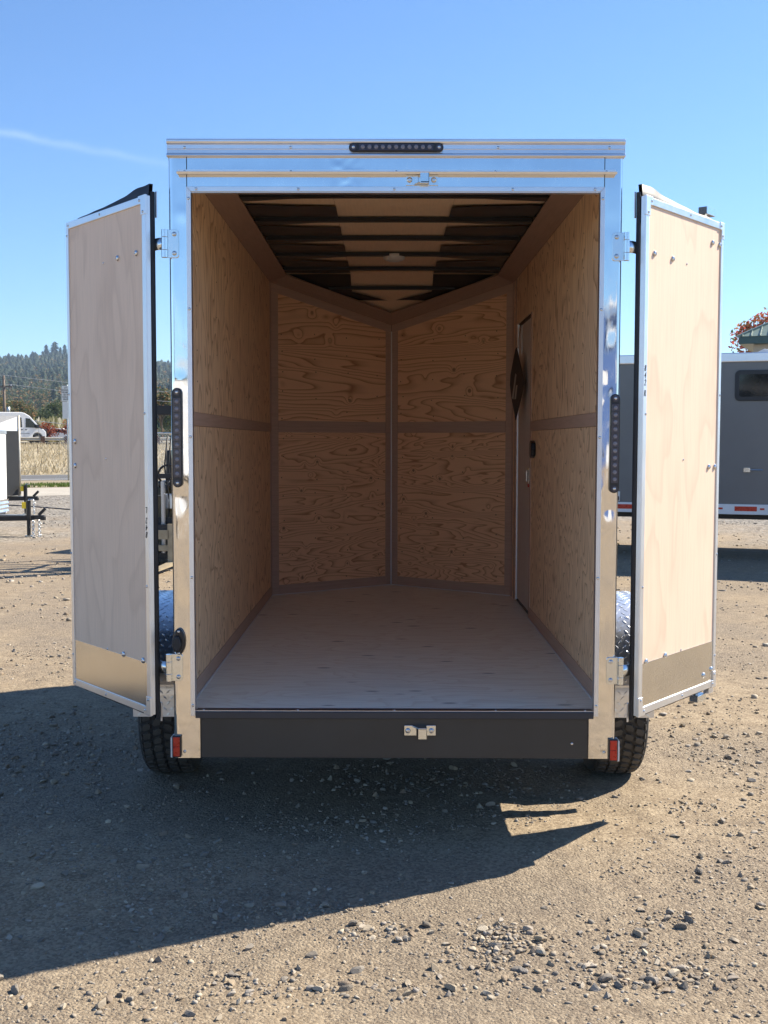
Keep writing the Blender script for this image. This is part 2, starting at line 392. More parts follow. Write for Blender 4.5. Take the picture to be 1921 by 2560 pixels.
def glyphs(text, size, mat, shear=0, offset=0, line=1):
    """lettering as a flat mesh"""
    cu = bpy.data.curves.new('lettering', 'FONT'); cu.body = text; cu.size = size; cu.align_x = 'CENTER'; cu.align_y = 'CENTER'
    cu.extrude = .0002; cu.shear = shear; cu.offset = offset; cu.space_line = line
    o = bpy.data.objects.new('lettering', cu); col.objects.link(o)
    me = bpy.data.meshes.new_from_object(o.evaluated_get(bpy.context.evaluated_depsgraph_get()))
    bpy.data.objects.remove(o); bpy.data.curves.remove(cu)
    me.materials.clear(); me.materials.append(mat); return me
nz = lambda x, y, z=0: noise.noise(Vector((x, y, z)))

# ------------------------------------------------------------------ ground
def gh(x, y):
    d = max(abs(x), abs(y))
    if d > 14: return 0.0
    w = min(1, (14 - d) / 6)
    return w * (.011 * nz(x * .9, y * .9, 3) + .006 * nz(x * 3.1, y * 3.1, 9) + .0045 * nz(x * 9, y * 9, 1) + .003 * nz(x * 17, y * 17, 6))
def axis(lo, hi, step, far):
    a = list(np.arange(lo, hi + 1e-6, step)); q = step
    while a[-1] < far: q *= 1.22; a.append(a[-1] + q)
    q = step
    while a[0] > -far: q *= 1.22; a.insert(0, a[0] - q)
    return a
def ground():
    xs, ys = axis(-2.6, 2.6, .022, 6000), axis(-1.9, 4.6, .022, 6000)
    V = np.array([(x, y, gh(x, y)) for y in ys for x in xs])
    n = len(xs); i, j = np.meshgrid(np.arange(n - 1), np.arange(len(ys) - 1)); a = (j * n + i).ravel()
    F = np.stack([a, a + 1, a + n + 1, a + n], 1)
    return tag(bulk('gravel_lot', V, F, MAT['ground'], None, True), kind='structure')
lot = ground()

def rock_template(seed, sub=1):
    bm = bmesh.new(); bmesh.ops.create_icosphere(bm, subdivisions=sub, radius=1)
    rnd = random.Random(seed)
    ax = Vector((rnd.uniform(.8, 1.35), rnd.uniform(.55, 1), rnd.uniform(.5, .85)))
    cuts = [(Vector((rnd.gauss(0, 1), rnd.gauss(0, 1), rnd.gauss(0, 1))).normalized(), rnd.uniform(.26, .62)) for _ in range(9)]
    for v in bm.verts:
        p = v.co * 1.0
        for nrm, d in cuts:
            q = p.dot(nrm)
            if q > d: p -= nrm * (q - d)
        v.co = Vector((p.x * ax.x, p.y * ax.y, p.z * ax.z))
    V = np.array([v.co[:] for v in bm.verts]); F = np.array([[v.index for v in q.verts] for q in bm.faces]); bm.free()
    return V, F
def stones():
    rnd = np.random.RandomState(5)
    pts = []
    # loose heaps and drifts, read off the photograph (x, y, spread x, spread y, count, mean radius)
    for cx, cy, sx, sy, n, s in ((.36, -.86, .10, .10, 260, .009), (.30, -1.02, .14, .10, 160, .010), (.82, -.98, .24, .2, 420, .0085), (.95, -.7, .10, .06, 60, .010),
                                 (-.05, -.82, .10, .07, 90, .009), (.72, -1.18, .2, .08, 160, .011), (-.5, -1.22, .3, .12, 200, .011), (.1, -1.25, .3, .08, 150, .010),
                                 (.62, .33, .06, .03, 40, .007), (1.35, .55, .16, .08, 70, .009), (-1.5, .1, .5, .6, 520, .0085), (-1.05, -.55, .35, .3, 240, .009), (-.35, -.62, .2, .08, 130, .009),
                                 (-.35, .25, .3, .15, 140, .008), (.1, .95, .5, .2, 260, .010), (1.2, -.35, .18, .2, 90, .009), (-1.9, 1.4, .4, .6, 700, .010), (1.9, 1.5, .5, .7, 500, .010)):
        n = int(n * 1.15); k = rnd.normal(size=(n, 2)) * (sx, sy) * .72 + (cx, cy)
        pts += [(x, y, s * 1.05 * math.exp(rnd.normal(-.15, .55))) for x, y in k]
    for n, x0, x1, y0, y1, s in ((14000, -1.6, 1.7, -1.6, .6, .0040), (900, -1.6, 1.7, -1.6, .4, .007), (11000, -3, 3.2, .6, 4.5, .0060), (2600, -3.2, 3.4, .4, 4.5, .0100),
                                 (13000, -8, 8, 4.5, 12, .0115), (11000, -14, 11, 12, 30, .019)):
        for _ in range(n):
            x, y = rnd.uniform(x0, x1), rnd.uniform(y0, y1)
            if 1.5 * nz(x * 1.1, y * 1.1, 4) + .7 * nz(x * 3.7, y * 3.7, 14) + rnd.uniform(-.42, .55) < 0: continue
            pts.append((x, y, s * math.exp(rnd.normal(0, .62))))
    pts = [p for p in pts if abs(p[0]) < .285 * (p[1] + 4.645) + .9]
    T = [rock_template(i) for i in range(9)]
    key = lambda p: -min(p[2], .05) / (p[1] + 4.645)
    pts.sort(key=key)
    near, rest = pts[:290], pts[290:]
    TB = []
    for i in range(8):
        V, F = rock_template(40 + i, 2)
        me = bpy.data.meshes.new('stone'); me.from_pydata(V.tolist(), [], F.tolist()); me.materials.append(MAT['stone']); TB.append(me)
    for i, (x, y, s) in enumerate(near):
        s = min(s, .032)
        M = Matrix.Translation((x, y, gh(x, y) + s * .12)) @ Matrix.Rotation(rnd.uniform(0, 6.28), 4, 'Z') @ Matrix.Rotation(rnd.uniform(-.35, .35), 4, 'X') @ Matrix.Diagonal((s, s, s, 1))
        link('stone', TB[i % 8], lot, M)
    VV, FF, o = [], [], 0
    for i, (x, y, s) in enumerate(rest):
        V, F = T[i % 9]; a = rnd.uniform(0, 6.28); c, d = math.cos(a), math.sin(a); s = min(s, .06)
        if s < .006: V, F = T[i % 9][0], T[i % 9][1]
        W = np.stack([V[:, 0] * c - V[:, 1] * d, V[:, 0] * d + V[:, 1] * c, V[:, 2]], 1) * s + (x, y, gh(x, y) + s * .08)
        VV.append(W); FF.append(F + o); o += len(V)
    tag(bulk('gravel', np.concatenate(VV), np.concatenate(FF), MAT['stone'], lot), kind='stuff')
stones()

# road side: a frame turned 25 degrees, s along the road, n across it
CA, SA = math.cos(R(25)), math.sin(R(25))
sn = lambda s, n: (CA * s - SA * n, SA * s + CA * n)
def band(name, mat, n0, n1, z, z2=None, s0=-160, s1=120):
    z2 = z if z2 is None else z2
    b = MB(); k = 40
    for i in range(k + 1):
        s = s0 + (s1 - s0) * i / k
        b.v += [(*sn(s, n0), z), (*sn(s, n1), z2)]
    b.f = [(2 * i, 2 * i + 2, 2 * i + 3, 2 * i + 1) for i in range(k)]
    return tag(b.build(name, mat), kind='structure')
band('pavement', MAT['concrete'], 31.5, 37.6, .008)
band('verge', MAT['verge'], 37.6, 45.1, .012)
band('road', MAT['asphalt'], 45.1, 52.6, .016)
band('road_line', MAT['paint'], 46.2, 46.42, .022)
band('road_line', MAT['paint'], 52.1, 52.25, .022)
def field_z(n): return 1.26 * max(0, min(1, (n - 53) / 36)) ** .8
def field():
    b = MB()
    def fn(u, v):
        s = -170 + 300 * u; n = 52.9 + 42 * v
        x, y = sn(s, n); return (x, y, .02 + field_z(n) + (.10 * nz(x * .3, y * .3) if .02 < v < .95 else 0))
    b.grid(fn, 150, 60)
    tag(b.build('embankment', MAT['field'], None, None, True), kind='structure')
    band('highway', MAT['asphalt'], 94.8, 112, 1.5)
    band('plain', MAT['field'], 111.8, 420, 1.49, 1.49, -500, 500)
field()
def blades(name, pts, h, w, mat, lean=.35, per=3, seed=1):
    rnd = np.random.RandomState(seed); V, F, o = [], [], 0
    for x, y, z in pts:
        for _ in range(per):
            a = rnd.uniform(0, 6.28); hh = h * rnd.uniform(.6, 1.3); lx, ly = rnd.normal(0, lean, 2) * hh
            px, py = x + rnd.normal(0, w * 2), y + rnd.normal(0, w * 2); c, s = math.cos(a) * w / 2, math.sin(a) * w / 2
            V += [(px - c, py - s, z - .02), (px + c, py + s, z - .02), (px + lx, py + ly, z + hh)]; F.append((o, o + 1, o + 2)); o += 3
    return tag(bulk(name, np.array(V), np.array(F), mat), kind='stuff')
def grasses():
    rnd = np.random.RandomState(3); pts = []
    for _ in range(11000):
        n = 53 + 38 * rnd.uniform() ** 1.3; x = rnd.uniform(-38, 8) if rnd.uniform() < .85 else rnd.uniform(-60, 40)
        y = (n - 0) / CA + x * SA / CA
        y = (n + SA * x) / CA
        pts.append((x, y, field_z(n)))
    blades('dry_grass', pts, .30, .08, MAT['dry'], .45, 3)
    pts = []
    for _ in range(5000):
        n = rnd.uniform(37.9, 40.2); x = rnd.uniform(-20, 2)
        if nz(x * .5, n, 2) > -.15: pts.append((x, (n + SA * x) / CA, .02))
    blades('green_grass', pts, .10, .05, MAT['turf'], .3, 3, 4)
grasses()
def rope():
    b = MB(); b.tube([(-11 + 6 * t + .06 * math.sin(9 * t), 25.5 - 4.7 * t + .2 * math.sin(5 * t), .015) for t in [i / 24 for i in range(25)]], .014, 5)
    tag(b.build('cable', MAT['blk'], None, None, True), 'thin black cable lying across the gravel behind the left door', 'cable')
rope()

# ------------------------------------------------------------------ the open cargo trailer
FZ = .57                                   # deck height
WX, WL, NY = .8685, 3.5624, 4.2074         # inner half width, end of the side walls, tip of the V nose
ZW, ZC, NW, NC = 2.817, 2.861, 2.579, 2.658
ZB0, ZB1 = 1.753, 1.814                    # the plywood belt
trailer = tag(empty('cargo_trailer'), 'silver framed enclosed cargo trailer with both rear doors swung open on a bare plywood interior', 'trailer')
REAR = frame((0, 0, 0), (1, 0, 0), (0, 0, 1))         # local x, z-up, towards the camera
FLOOR = frame((0, 0, FZ), (1, 0, 0), (0, 1, 0))
LEFT = frame((-WX, 0, 0), (0, 1, 0), (0, 0, 1))
RIGHT = frame((WX, 0, 0), (0, -1, 0), (0, 0, 1))      # local x runs towards the camera
nl = math.hypot(WX, NY - WL)
NL = frame((-WX, WL, 0), (WX, NY - WL, 0), (0, 0, 1))
NR = frame((0, NY, 0), (WX, WL - NY, 0), (0, 0, 1))

def shell():
    b = MB()
    b.box(-.912, -.884, .03, 3.64, .42, 2.898); b.box(.884, .912, .03, 3.64, .42, 2.898)
    for s in (-1, 1):
        P = [(s * .912, 3.6), (0, 4.29), (0, 4.262), (s * .885, 3.6)]
        zt = (2.895, 2.705, 2.705, 2.895)
        n = 4
        vs = [(x, y, .42) for x, y in P] + [(x, y, z) for (x, y), z in zip(P, zt)]
        b.add(vs, [(0, 1, 2, 3), (4, 5, 6, 7)] + [(i, (i + 1) % n, n + (i + 1) % n, n + i) for i in range(n)])
        vs = [(s * .915, 3.56, 2.904), (0, 3.56, 2.912), (0, 4.295, 2.725), (s * .915, 3.62, 2.895), (s * .915, 3.56, 2.896), (0, 3.56, 2.898), (0, 4.295, 2.70), (s * .915, 3.62, 2.885)]
        b.add(vs, [(0, 1, 2, 3), (4, 5, 6, 7)] + [(i, (i + 1) % 4, 4 + (i + 1) % 4, 4 + i) for i in range(4)])
    b.box(-.914, .914, .042, 3.57, 2.897, 2.905)
    b.build('body_shell', MAT['skin'], trailer)
    c = MB()
    c.prism([(-.905, .06), (.905, .06), (.905, 3.6), (0, 4.26), (-.905, 3.6)], .02, None, FZ - .022)
    for x in (-.62, .62): c.box(x - .03, x + .03, .06, 3.9, .40, .545)
    for i in range(9): c.box(-.88, .88, .3 + .41 * i, .35 + .41 * i, .47, .547)
    c.beam((-.6, 3.7, .45), (0, 5.2, .45), .06, .1); c.beam((.6, 3.7, .45), (0, 5.2, .45), .06, .1)
    c.cyl((-1.0, 1.15, .33), (1.0, 1.15, .33), .035, 10)
    c.build('chassis', MAT['chassis'], trailer)
    k = MB(); k.cyl((0, 5.0, .03), (0, 5.0, 1.0), .03); k.cyl((0, 5.0, .0), (0, 5.0, .03), .09); k.build('tongue_jack', MAT['chassis'], trailer)
    k = MB(); k.box(-.05, .05, 5.15, 5.4, .42, .52); k.build('coupler', MAT['zinc'], trailer, None, False, .01)
shell()

def interior():
    # deck: 4 ft sheets laid across
    ys = [.045, 1.2195, 2.4395, 3.5595]
    for a, c in zip(ys, ys[1:]): board('floor_panel', MAT['floor'], trailer, FLOOR, rect(-.882, .882, a, c - .0015), .018, .0008)
    board('floor_panel', MAT['floor'], trailer, FLOOR, [(-.868, 3.56), (.868, 3.56), (.868, 3.563), (0, NY), (-.868, 3.563)], .018, .0008)
    # left wall, 4 ft sheets above and below the belt
    xs = [.03, 1.2, 2.41, WL]
    for a, c in zip(xs, xs[1:]):
        board('wall_panel', MAT['fir_v'], trailer, LEFT, rect(a, c - .002, FZ + .001, ZB0), .01)
        board('wall_panel', MAT['fir_v'], trailer, LEFT, rect(a, c - .002, ZB1, ZW), .01)
    def strip(M, poly, t=.0045): board('trim_strip', MAT['strip'], trailer, M @ Matrix.Translation((0, 0, t)), poly, t + .008, .0012)
    def batten(M, a0, a1, b0, b1, t=.0045): # length along the grain of the strip
        strip(M, rect(a0, a1, b0, b1), t)
    batten(LEFT, .03, WL - .06, ZB0 + .001, ZB1 - .001); batten(LEFT, .03, WL - .06, FZ + .001, FZ + .072); batten(LEFT, WL - .058, WL - .004, FZ + .002, ZW - .002)
    # right wall with the side door cut in (local x is minus world y)
    D0, D1, DZ0, DZ1 = 2.535, 3.305, .585, 2.492
    for a, c in ((.03, 1.218), (1.22, D0 - .004)):
        board('wall_panel', MAT['fir_v'], trailer, RIGHT, rect(-c, -a, FZ + .001, ZB0), .01)
        board('wall_panel', MAT['fir_v'], trailer, RIGHT, rect(-c, -a, ZB1, ZW), .01)
    board('wall_panel', MAT['fir_v'], trailer, RIGHT, rect(-D1 - .004, -D0 + .003, DZ1 + .004, ZW), .01)
    board('wall_panel', MAT['fir_v'], trailer, RIGHT, rect(-WL, -D1 - .005, FZ + .001, ZW), .01)
    batten(RIGHT, -D0 + .05, -.03, ZB0 + .001, ZB1 - .001); batten(RIGHT, -D0 + .05, -.03, FZ + .001, FZ + .072)
    batten(RIGHT, -D0 + .004, -D0 + .048, FZ + .001, DZ1); batten(RIGHT, -WL + .004, -WL + .06, FZ + .002, ZW - .002)
    batten(RIGHT, -D1 - .12, -D1 - .05, FZ + .002, ZW - .004, .002)
    # side door
    MR = RIGHT @ Matrix.Translation((0, 0, -.009))
    d = board('side_door', MAT['doorwood'], trailer, MR, rect(-D1 + .022, -D0 - .006, DZ0 + .012, DZ1 - .022), .016)
    d['label'] = 'smooth grey side door closed in the right plywood wall'
    loc = d.matrix_basis.inverted() @ MR
    k = MB(); k.box(-D1, -D1 + .006, DZ0, DZ1, -.02, .008); k.build('edge_trim', MAT['alu'], d, loc)
    k = MB()
    k.box(-D1 + .006, -D1 + .022, DZ0, DZ1, -.018, -.006); k.box(-D1 + .022, -D0, DZ0, DZ0 + .012, -.018, -.006); k.box(-D1 + .022, -D0, DZ1 - .022, DZ1, -.018, -.004)
    k.build('door_seal', MAT['rubber'], d, loc)
    k = MB(); k.box(-2.66, -2.58, 1.42, 1.52, 0, .012); k.build('latch_plate', MAT['zinc'], d, loc, False, .003)
    k = MB(); k.cyl((-2.61, 1.435, .02), (-2.61, 1.50, .02), .008, 8); k.build('latch_bolt', MAT['screw'], d, loc); k = MB(); k.box(-2.65, -2.60, 1.397, 1.418, 0, .012); k.build('latch_tab', MAT['red'], d, loc)
    k = MB(); k.box(-3.1, -3.09, 2.28, 2.47, 0, .006); k.build('door_chain', MAT['zinc'], d, loc)
    # pull handle on the wall by the door, vent near the opening
    k = MB(); k.prism([(-2.36, 1.60), (-2.33, 1.585), (-2.27, 1.60), (-2.26, 1.64), (-2.27, 1.68), (-2.33, 1.695), (-2.36, 1.68)], .03, RIGHT, .03); k.build('wall_handle', MAT['blk'], trailer, None, False, .008)
    k = MB(); k.prism([(-.12, .83), (-.07, .80), (-.05, .85), (-.05, .92), (-.07, .96), (-.12, .94)], .03, RIGHT, .03); k.build('wall_vent', MAT['blk'], trailer, None, False, .008)
    # V nose walls
    zt = lambda a: ZW + (NW - ZW) * a / nl
    zr = lambda a: NW + (ZW - NW) * a / nl
    for M, z in ((NL, zt), (NR, zr)):
        board('nose_panel', MAT['fir_h'], trailer, M, rect(.001, nl - .001, FZ + .001, ZB0 + .03), .01)
        board('nose_panel', MAT['fir_h'], trailer, M, [(.001, ZB0 + .032), (nl - .001, ZB0 + .032), (nl - .001, z(nl)), (.001, z(0))], .01)
        strip(M, rect(.064, nl - .058, ZB0 - .002, ZB1 + .02)); strip(M, rect(.064, nl - .058, FZ + .002, FZ + .07))
        strip(M, [(.004, FZ + .002), (.062, FZ + .002), (.062, z(.062) - .062), (.004, z(.004) - .062)]); strip(M, [(nl - .056, FZ + .002), (nl - .004, FZ + .002), (nl - .004, z(nl) - .062), (nl - .056, z(nl - .056) - .062)])
        strip(M, [(.004, z(.004) - .06), (nl - .004, z(nl - .004) - .06), (nl - .004, z(nl) - .002), (.004, z(0) - .002)])
    k = MB(); rnd = random.Random(9)
    for M, z in ((NL, zt), (NR, zr)):
        for ix in range(4):
            for iz in range(13):
                a, zz = .10 + .285 * ix + rnd.uniform(-.012, .012), FZ + .12 + .148 * iz + rnd.uniform(-.03, .03)
                if zz < z(a) - .1 and not ZB0 - .02 < zz < ZB1 + .03: k.prism([(a + .0045 * math.cos(q), zz + .0045 * math.sin(q)) for q in [i * math.pi / 4 for i in range(8)]], .002, M, .0008)
    for M, (a0, a1) in ((LEFT, (.4, 3.5)), (RIGHT, (-2.5, -.05))):
        for ix in range(6):
            a = a0 + (a1 - a0) * ix / 5.3
            for iz in range(12):
                zz = FZ + .1 + .18 * iz + rnd.uniform(-.03, .03)
                if not ZB0 - .02 < zz < ZB1 + .03: k.prism([(a + .004 * math.cos(q), zz + .004 * math.sin(q)) for q in [i * math.pi / 4 for i in range(8)]], .002, M, .0008)
    k.build('nail_heads', MAT['rust'], trailer)['kind'] = 'stuff'
    k = MB(); k.beam((0, NY - .012, FZ + .005), (0, NY - .012, NW - .05), .008, .004); k.build('caulk_bead', MAT['plastic_w'], trailer)
    # bead of caulk along the floor line
    k = MB()
    for p, q in (((-WX + .008, .06), (-WX + .008, WL)), ((WX - .008, .06), (WX - .008, D0)), ((-WX + .01, WL - .004), (0, NY - .012)), ((WX - .01, WL - .004), (0, NY - .012))):
        k.beam((*p, FZ + .002), (*q, FZ + .002), .006, .005)
    k.build('caulk_bead', MAT['plastic_w'], trailer)
    # sloped cove boards under the roof
    CW = .12
    for s in (-1, 1):
        for a, c in ((.03, 1.9), (1.902, WL)):
            b = MB(); b.add([(s * WX, a, ZW), (s * (WX - CW), a, ZC), (s * (WX - CW), min(c, WL - .02), ZC), (s * WX, c, ZW), (s * WX, a, ZW + .008), (s * (WX - CW), a, ZC + .008), (s * (WX - CW), min(c, WL - .02), ZC + .008), (s * WX, c, ZW + .008)],
                            [(0, 1, 2, 3), (7, 6, 5, 4), (0, 4, 5, 1), (1, 5, 6, 2), (2, 6, 7, 3), (3, 7, 4, 0)])
            b.build('cove_board', MAT['cove'], trailer)
        b = MB(); v = [(s * WX, WL, ZW), (s * (WX - CW), WL - .02, ZC), (0, NY - .085, NC), (0, NY, NW)]
        b.add(v + [(x, y, z + .008) for x, y, z in v], [(0, 1, 2, 3), (7, 6, 5, 4), (0, 4, 5, 1), (1, 5, 6, 2), (2, 6, 7, 3), (3, 7, 4, 0)])
        b.build('cove_board', MAT['cove'], trailer)
    # roof lining: flat over the box, sloping down into the nose; three strips wide
    sl = lambda y: ZC + .030 - max(0, y - WL) * (ZC - NC) / (NY - .085 - WL)
    bows = [.35, .95, 1.56, 2.12, 2.70, 3.30]
    for x0, x1 in ((-.80, -.302), (-.30, .30), (.302, .80)):
        for a, c in zip([.03] + bows, bows + [WL]):
            b = MB(); dz = .0 if abs(x0) < .301 and x1 < .301 and x0 > -.301 else .006
            b.box(x0, x1, a + .001, c - .001, ZC + .030 + dz * .3, ZC + .034 + dz * .3); b.build('ceiling_panel', MAT['ceil'], trailer)
    b = MB(); ye = 4.26
    b.add([(-.80, WL + .001, sl(WL)), (.80, WL + .001, sl(WL)), (.04, ye, sl(ye)), (-.04, ye, sl(ye)), (-.80, WL + .001, sl(WL) + .004), (.80, WL + .001, sl(WL) + .004), (.04, ye, sl(ye) + .004), (-.04, ye, sl(ye) + .004)],
          [(0, 1, 2, 3), (7, 6, 5, 4), (0, 4, 5, 1), (1, 5, 6, 2), (2, 6, 7, 3), (3, 7, 4, 0)])
    b.build('ceiling_panel', MAT['ceil'], trailer)
    for y in bows[1:] + [3.76]:
        z = sl(y); w = .742 if y < WL - .03 else .749 * (4.12 - y) / .58 - .005
        b = MB(); n = 16
        for i in range(n + 1):
            x = -w + 2 * w * i / n; zz = z - .027 - .004 * (x / .84) ** 2 * (y < WL)
            for dy, dz in ((-.022, 0), (.022, 0), (.022, .022), (-.022, .022)): b.v.append((x, y + dy, zz + dz))
        b.f = [(4 * i + k, 4 * i + (k + 1) % 4, 4 * i + 4 + (k + 1) % 4, 4 * i + 4 + k) for i in range(n) for k in range(4)]
        b.build('roof_bow', MAT['bow'], trailer)
    # black wrap slung over the bows in the side bays
    rnd = random.Random(4)
    def wrap(s, y0a, y0b, y1a, y1b, dz):
        """from the middle strip (a) to the cove (b)"""
        b = MB()
        def fn(u, v):
            x = .295 + .49 * u; ya, yb = y0a + (y0b - y0a) * u, y1a + (y1b - y1a) * u
            y = ya + (yb - ya) * v
            return (s * x, y, sl(y) - .008 - dz * .6 - .006 * math.sin(math.pi * v) * (.4 + .6 * u) - .004 * nz(x * 5, v * 3, s * 3 + y) - .003 * nz(x * 2, y * 22, s))
        b.grid(fn, 12, 8); b.build('black_wrap', MAT['wrap'], trailer, None, True)
    for i, y in enumerate(bows[1:]):
        nxt = bows[i + 2] if i + 2 < len(bows) else WL
        for s in (-1, 1):
            j = rnd.uniform(-.02, .02)
            if i == 0: wrap(s, y - .36, y - .42, y - .03, y - .03, .004)
            if i < 4:
                wrap(s, nxt - .30 + i * .01 + j, nxt - .36, nxt - .03, nxt - .03, .004)
                wrap(s, y + .02, y + .02, y + .06 + .02 * i, y + .17 + .03 * i + j, .010)
            else: wrap(s, y + .02, y + .02, nxt - .02, nxt - .02, .004)
    for s in (-1, 1):
        b = MB()
        def nose_wrap(u, v):
            y = WL + .01 + .38 * v; x0 = .295 if v < .62 else .295 - .70 * (v - .62); x1 = max(x0 + .01, .749 * (4.12 - y) / .58 + .03)
            return (s * (x0 + (x1 - x0) * u), y, sl(y) - .012 - .008 * math.sin(math.pi * v) - .004 * nz(x0 * 4 + u, v * 4, s))
        b.grid(nose_wrap, 8, 8); b.build('black_wrap', MAT['wrap'], trailer, None, True)
    b = MB(); M = Matrix(((0, 1, 0, .011), (0, 0, 1, 2.74), (-1, 0, 0, 2.858), (0, 0, 0, 1)))
    b.lathe([(.001, .024), (.03, .022), (.055, .014), (.068, .004), (.07, -.006), (.07, -.02), (.001, -.02)], 24, M)
    b.build('dome_lamp', MAT['plastic_w'], trailer, None, True)
    b = MB(); b.cyl((-.03, 2.63, 2.85), (-.03, 2.63, 2.83), .014, 10); b.build('lamp_switch', MAT['plastic_w'], trailer)
interior()

def post(name, x0, x1, seed, dents):
    """one polished corner post: a sheet with soft dents and a rolled outer edge"""
    s = 1 if x1 > 0 else -1; inner, outer = (x0, x1) if s > 0 else (x1, x0)
    b = MB(); nu, nv, z0, z1 = 14, 240, .378, 2.828
    def fn(u, v):
        z = z0 + (z1 - z0) * v; inn = inner if z < .555 else inner + s * .023; x = inn + (outer - inn) * u; y = 0.0
        amp = max(0, min(1, (z - .62) / .35))
        e = abs(x - outer)
        y += amp * (.0011 * nz(x * 14, z * 2.3, seed) + .0005 * nz(x * 30, z * 6, seed + 5))
        for dz, h, wd, dx in dents: y += h * math.exp(-((z - dz) / wd) ** 2 - ((x - dx) / .03) ** 2)
        if e < .014: y += .014 - math.sqrt(max(0, .014 ** 2 - (.014 - e) ** 2))
        return (x, y, z)
    b.grid(fn, nu, nv)
    # side return and back so that the post has thickness
    b.box(min(outer, outer - s * .003), max(outer, outer - s * .003), .012, .09, z0, z1)
    b.build(name, MAT['polish'], trailer, None, True)
post('corner_post', -.912, -.803, 3, [(1.93, -.0016, .03, -.87), (1.46, .002, .05, -.88), (1.70, .0014, .06, -.845), (1.25, -.0016, .08, -.89), (2.6, -.001, .03, -.86), (2.1, .0014, .12, -.90)])
post('corner_post', .803, .912, 8, [(1.92, .0016, .05, .865), (2.06, -.0012, .07, .885), (1.42, .0018, .05, .88), (1.62, -.0014, .07, .86), (1.27, .0016, .09, .895), (2.55, .0008, .05, .87)])

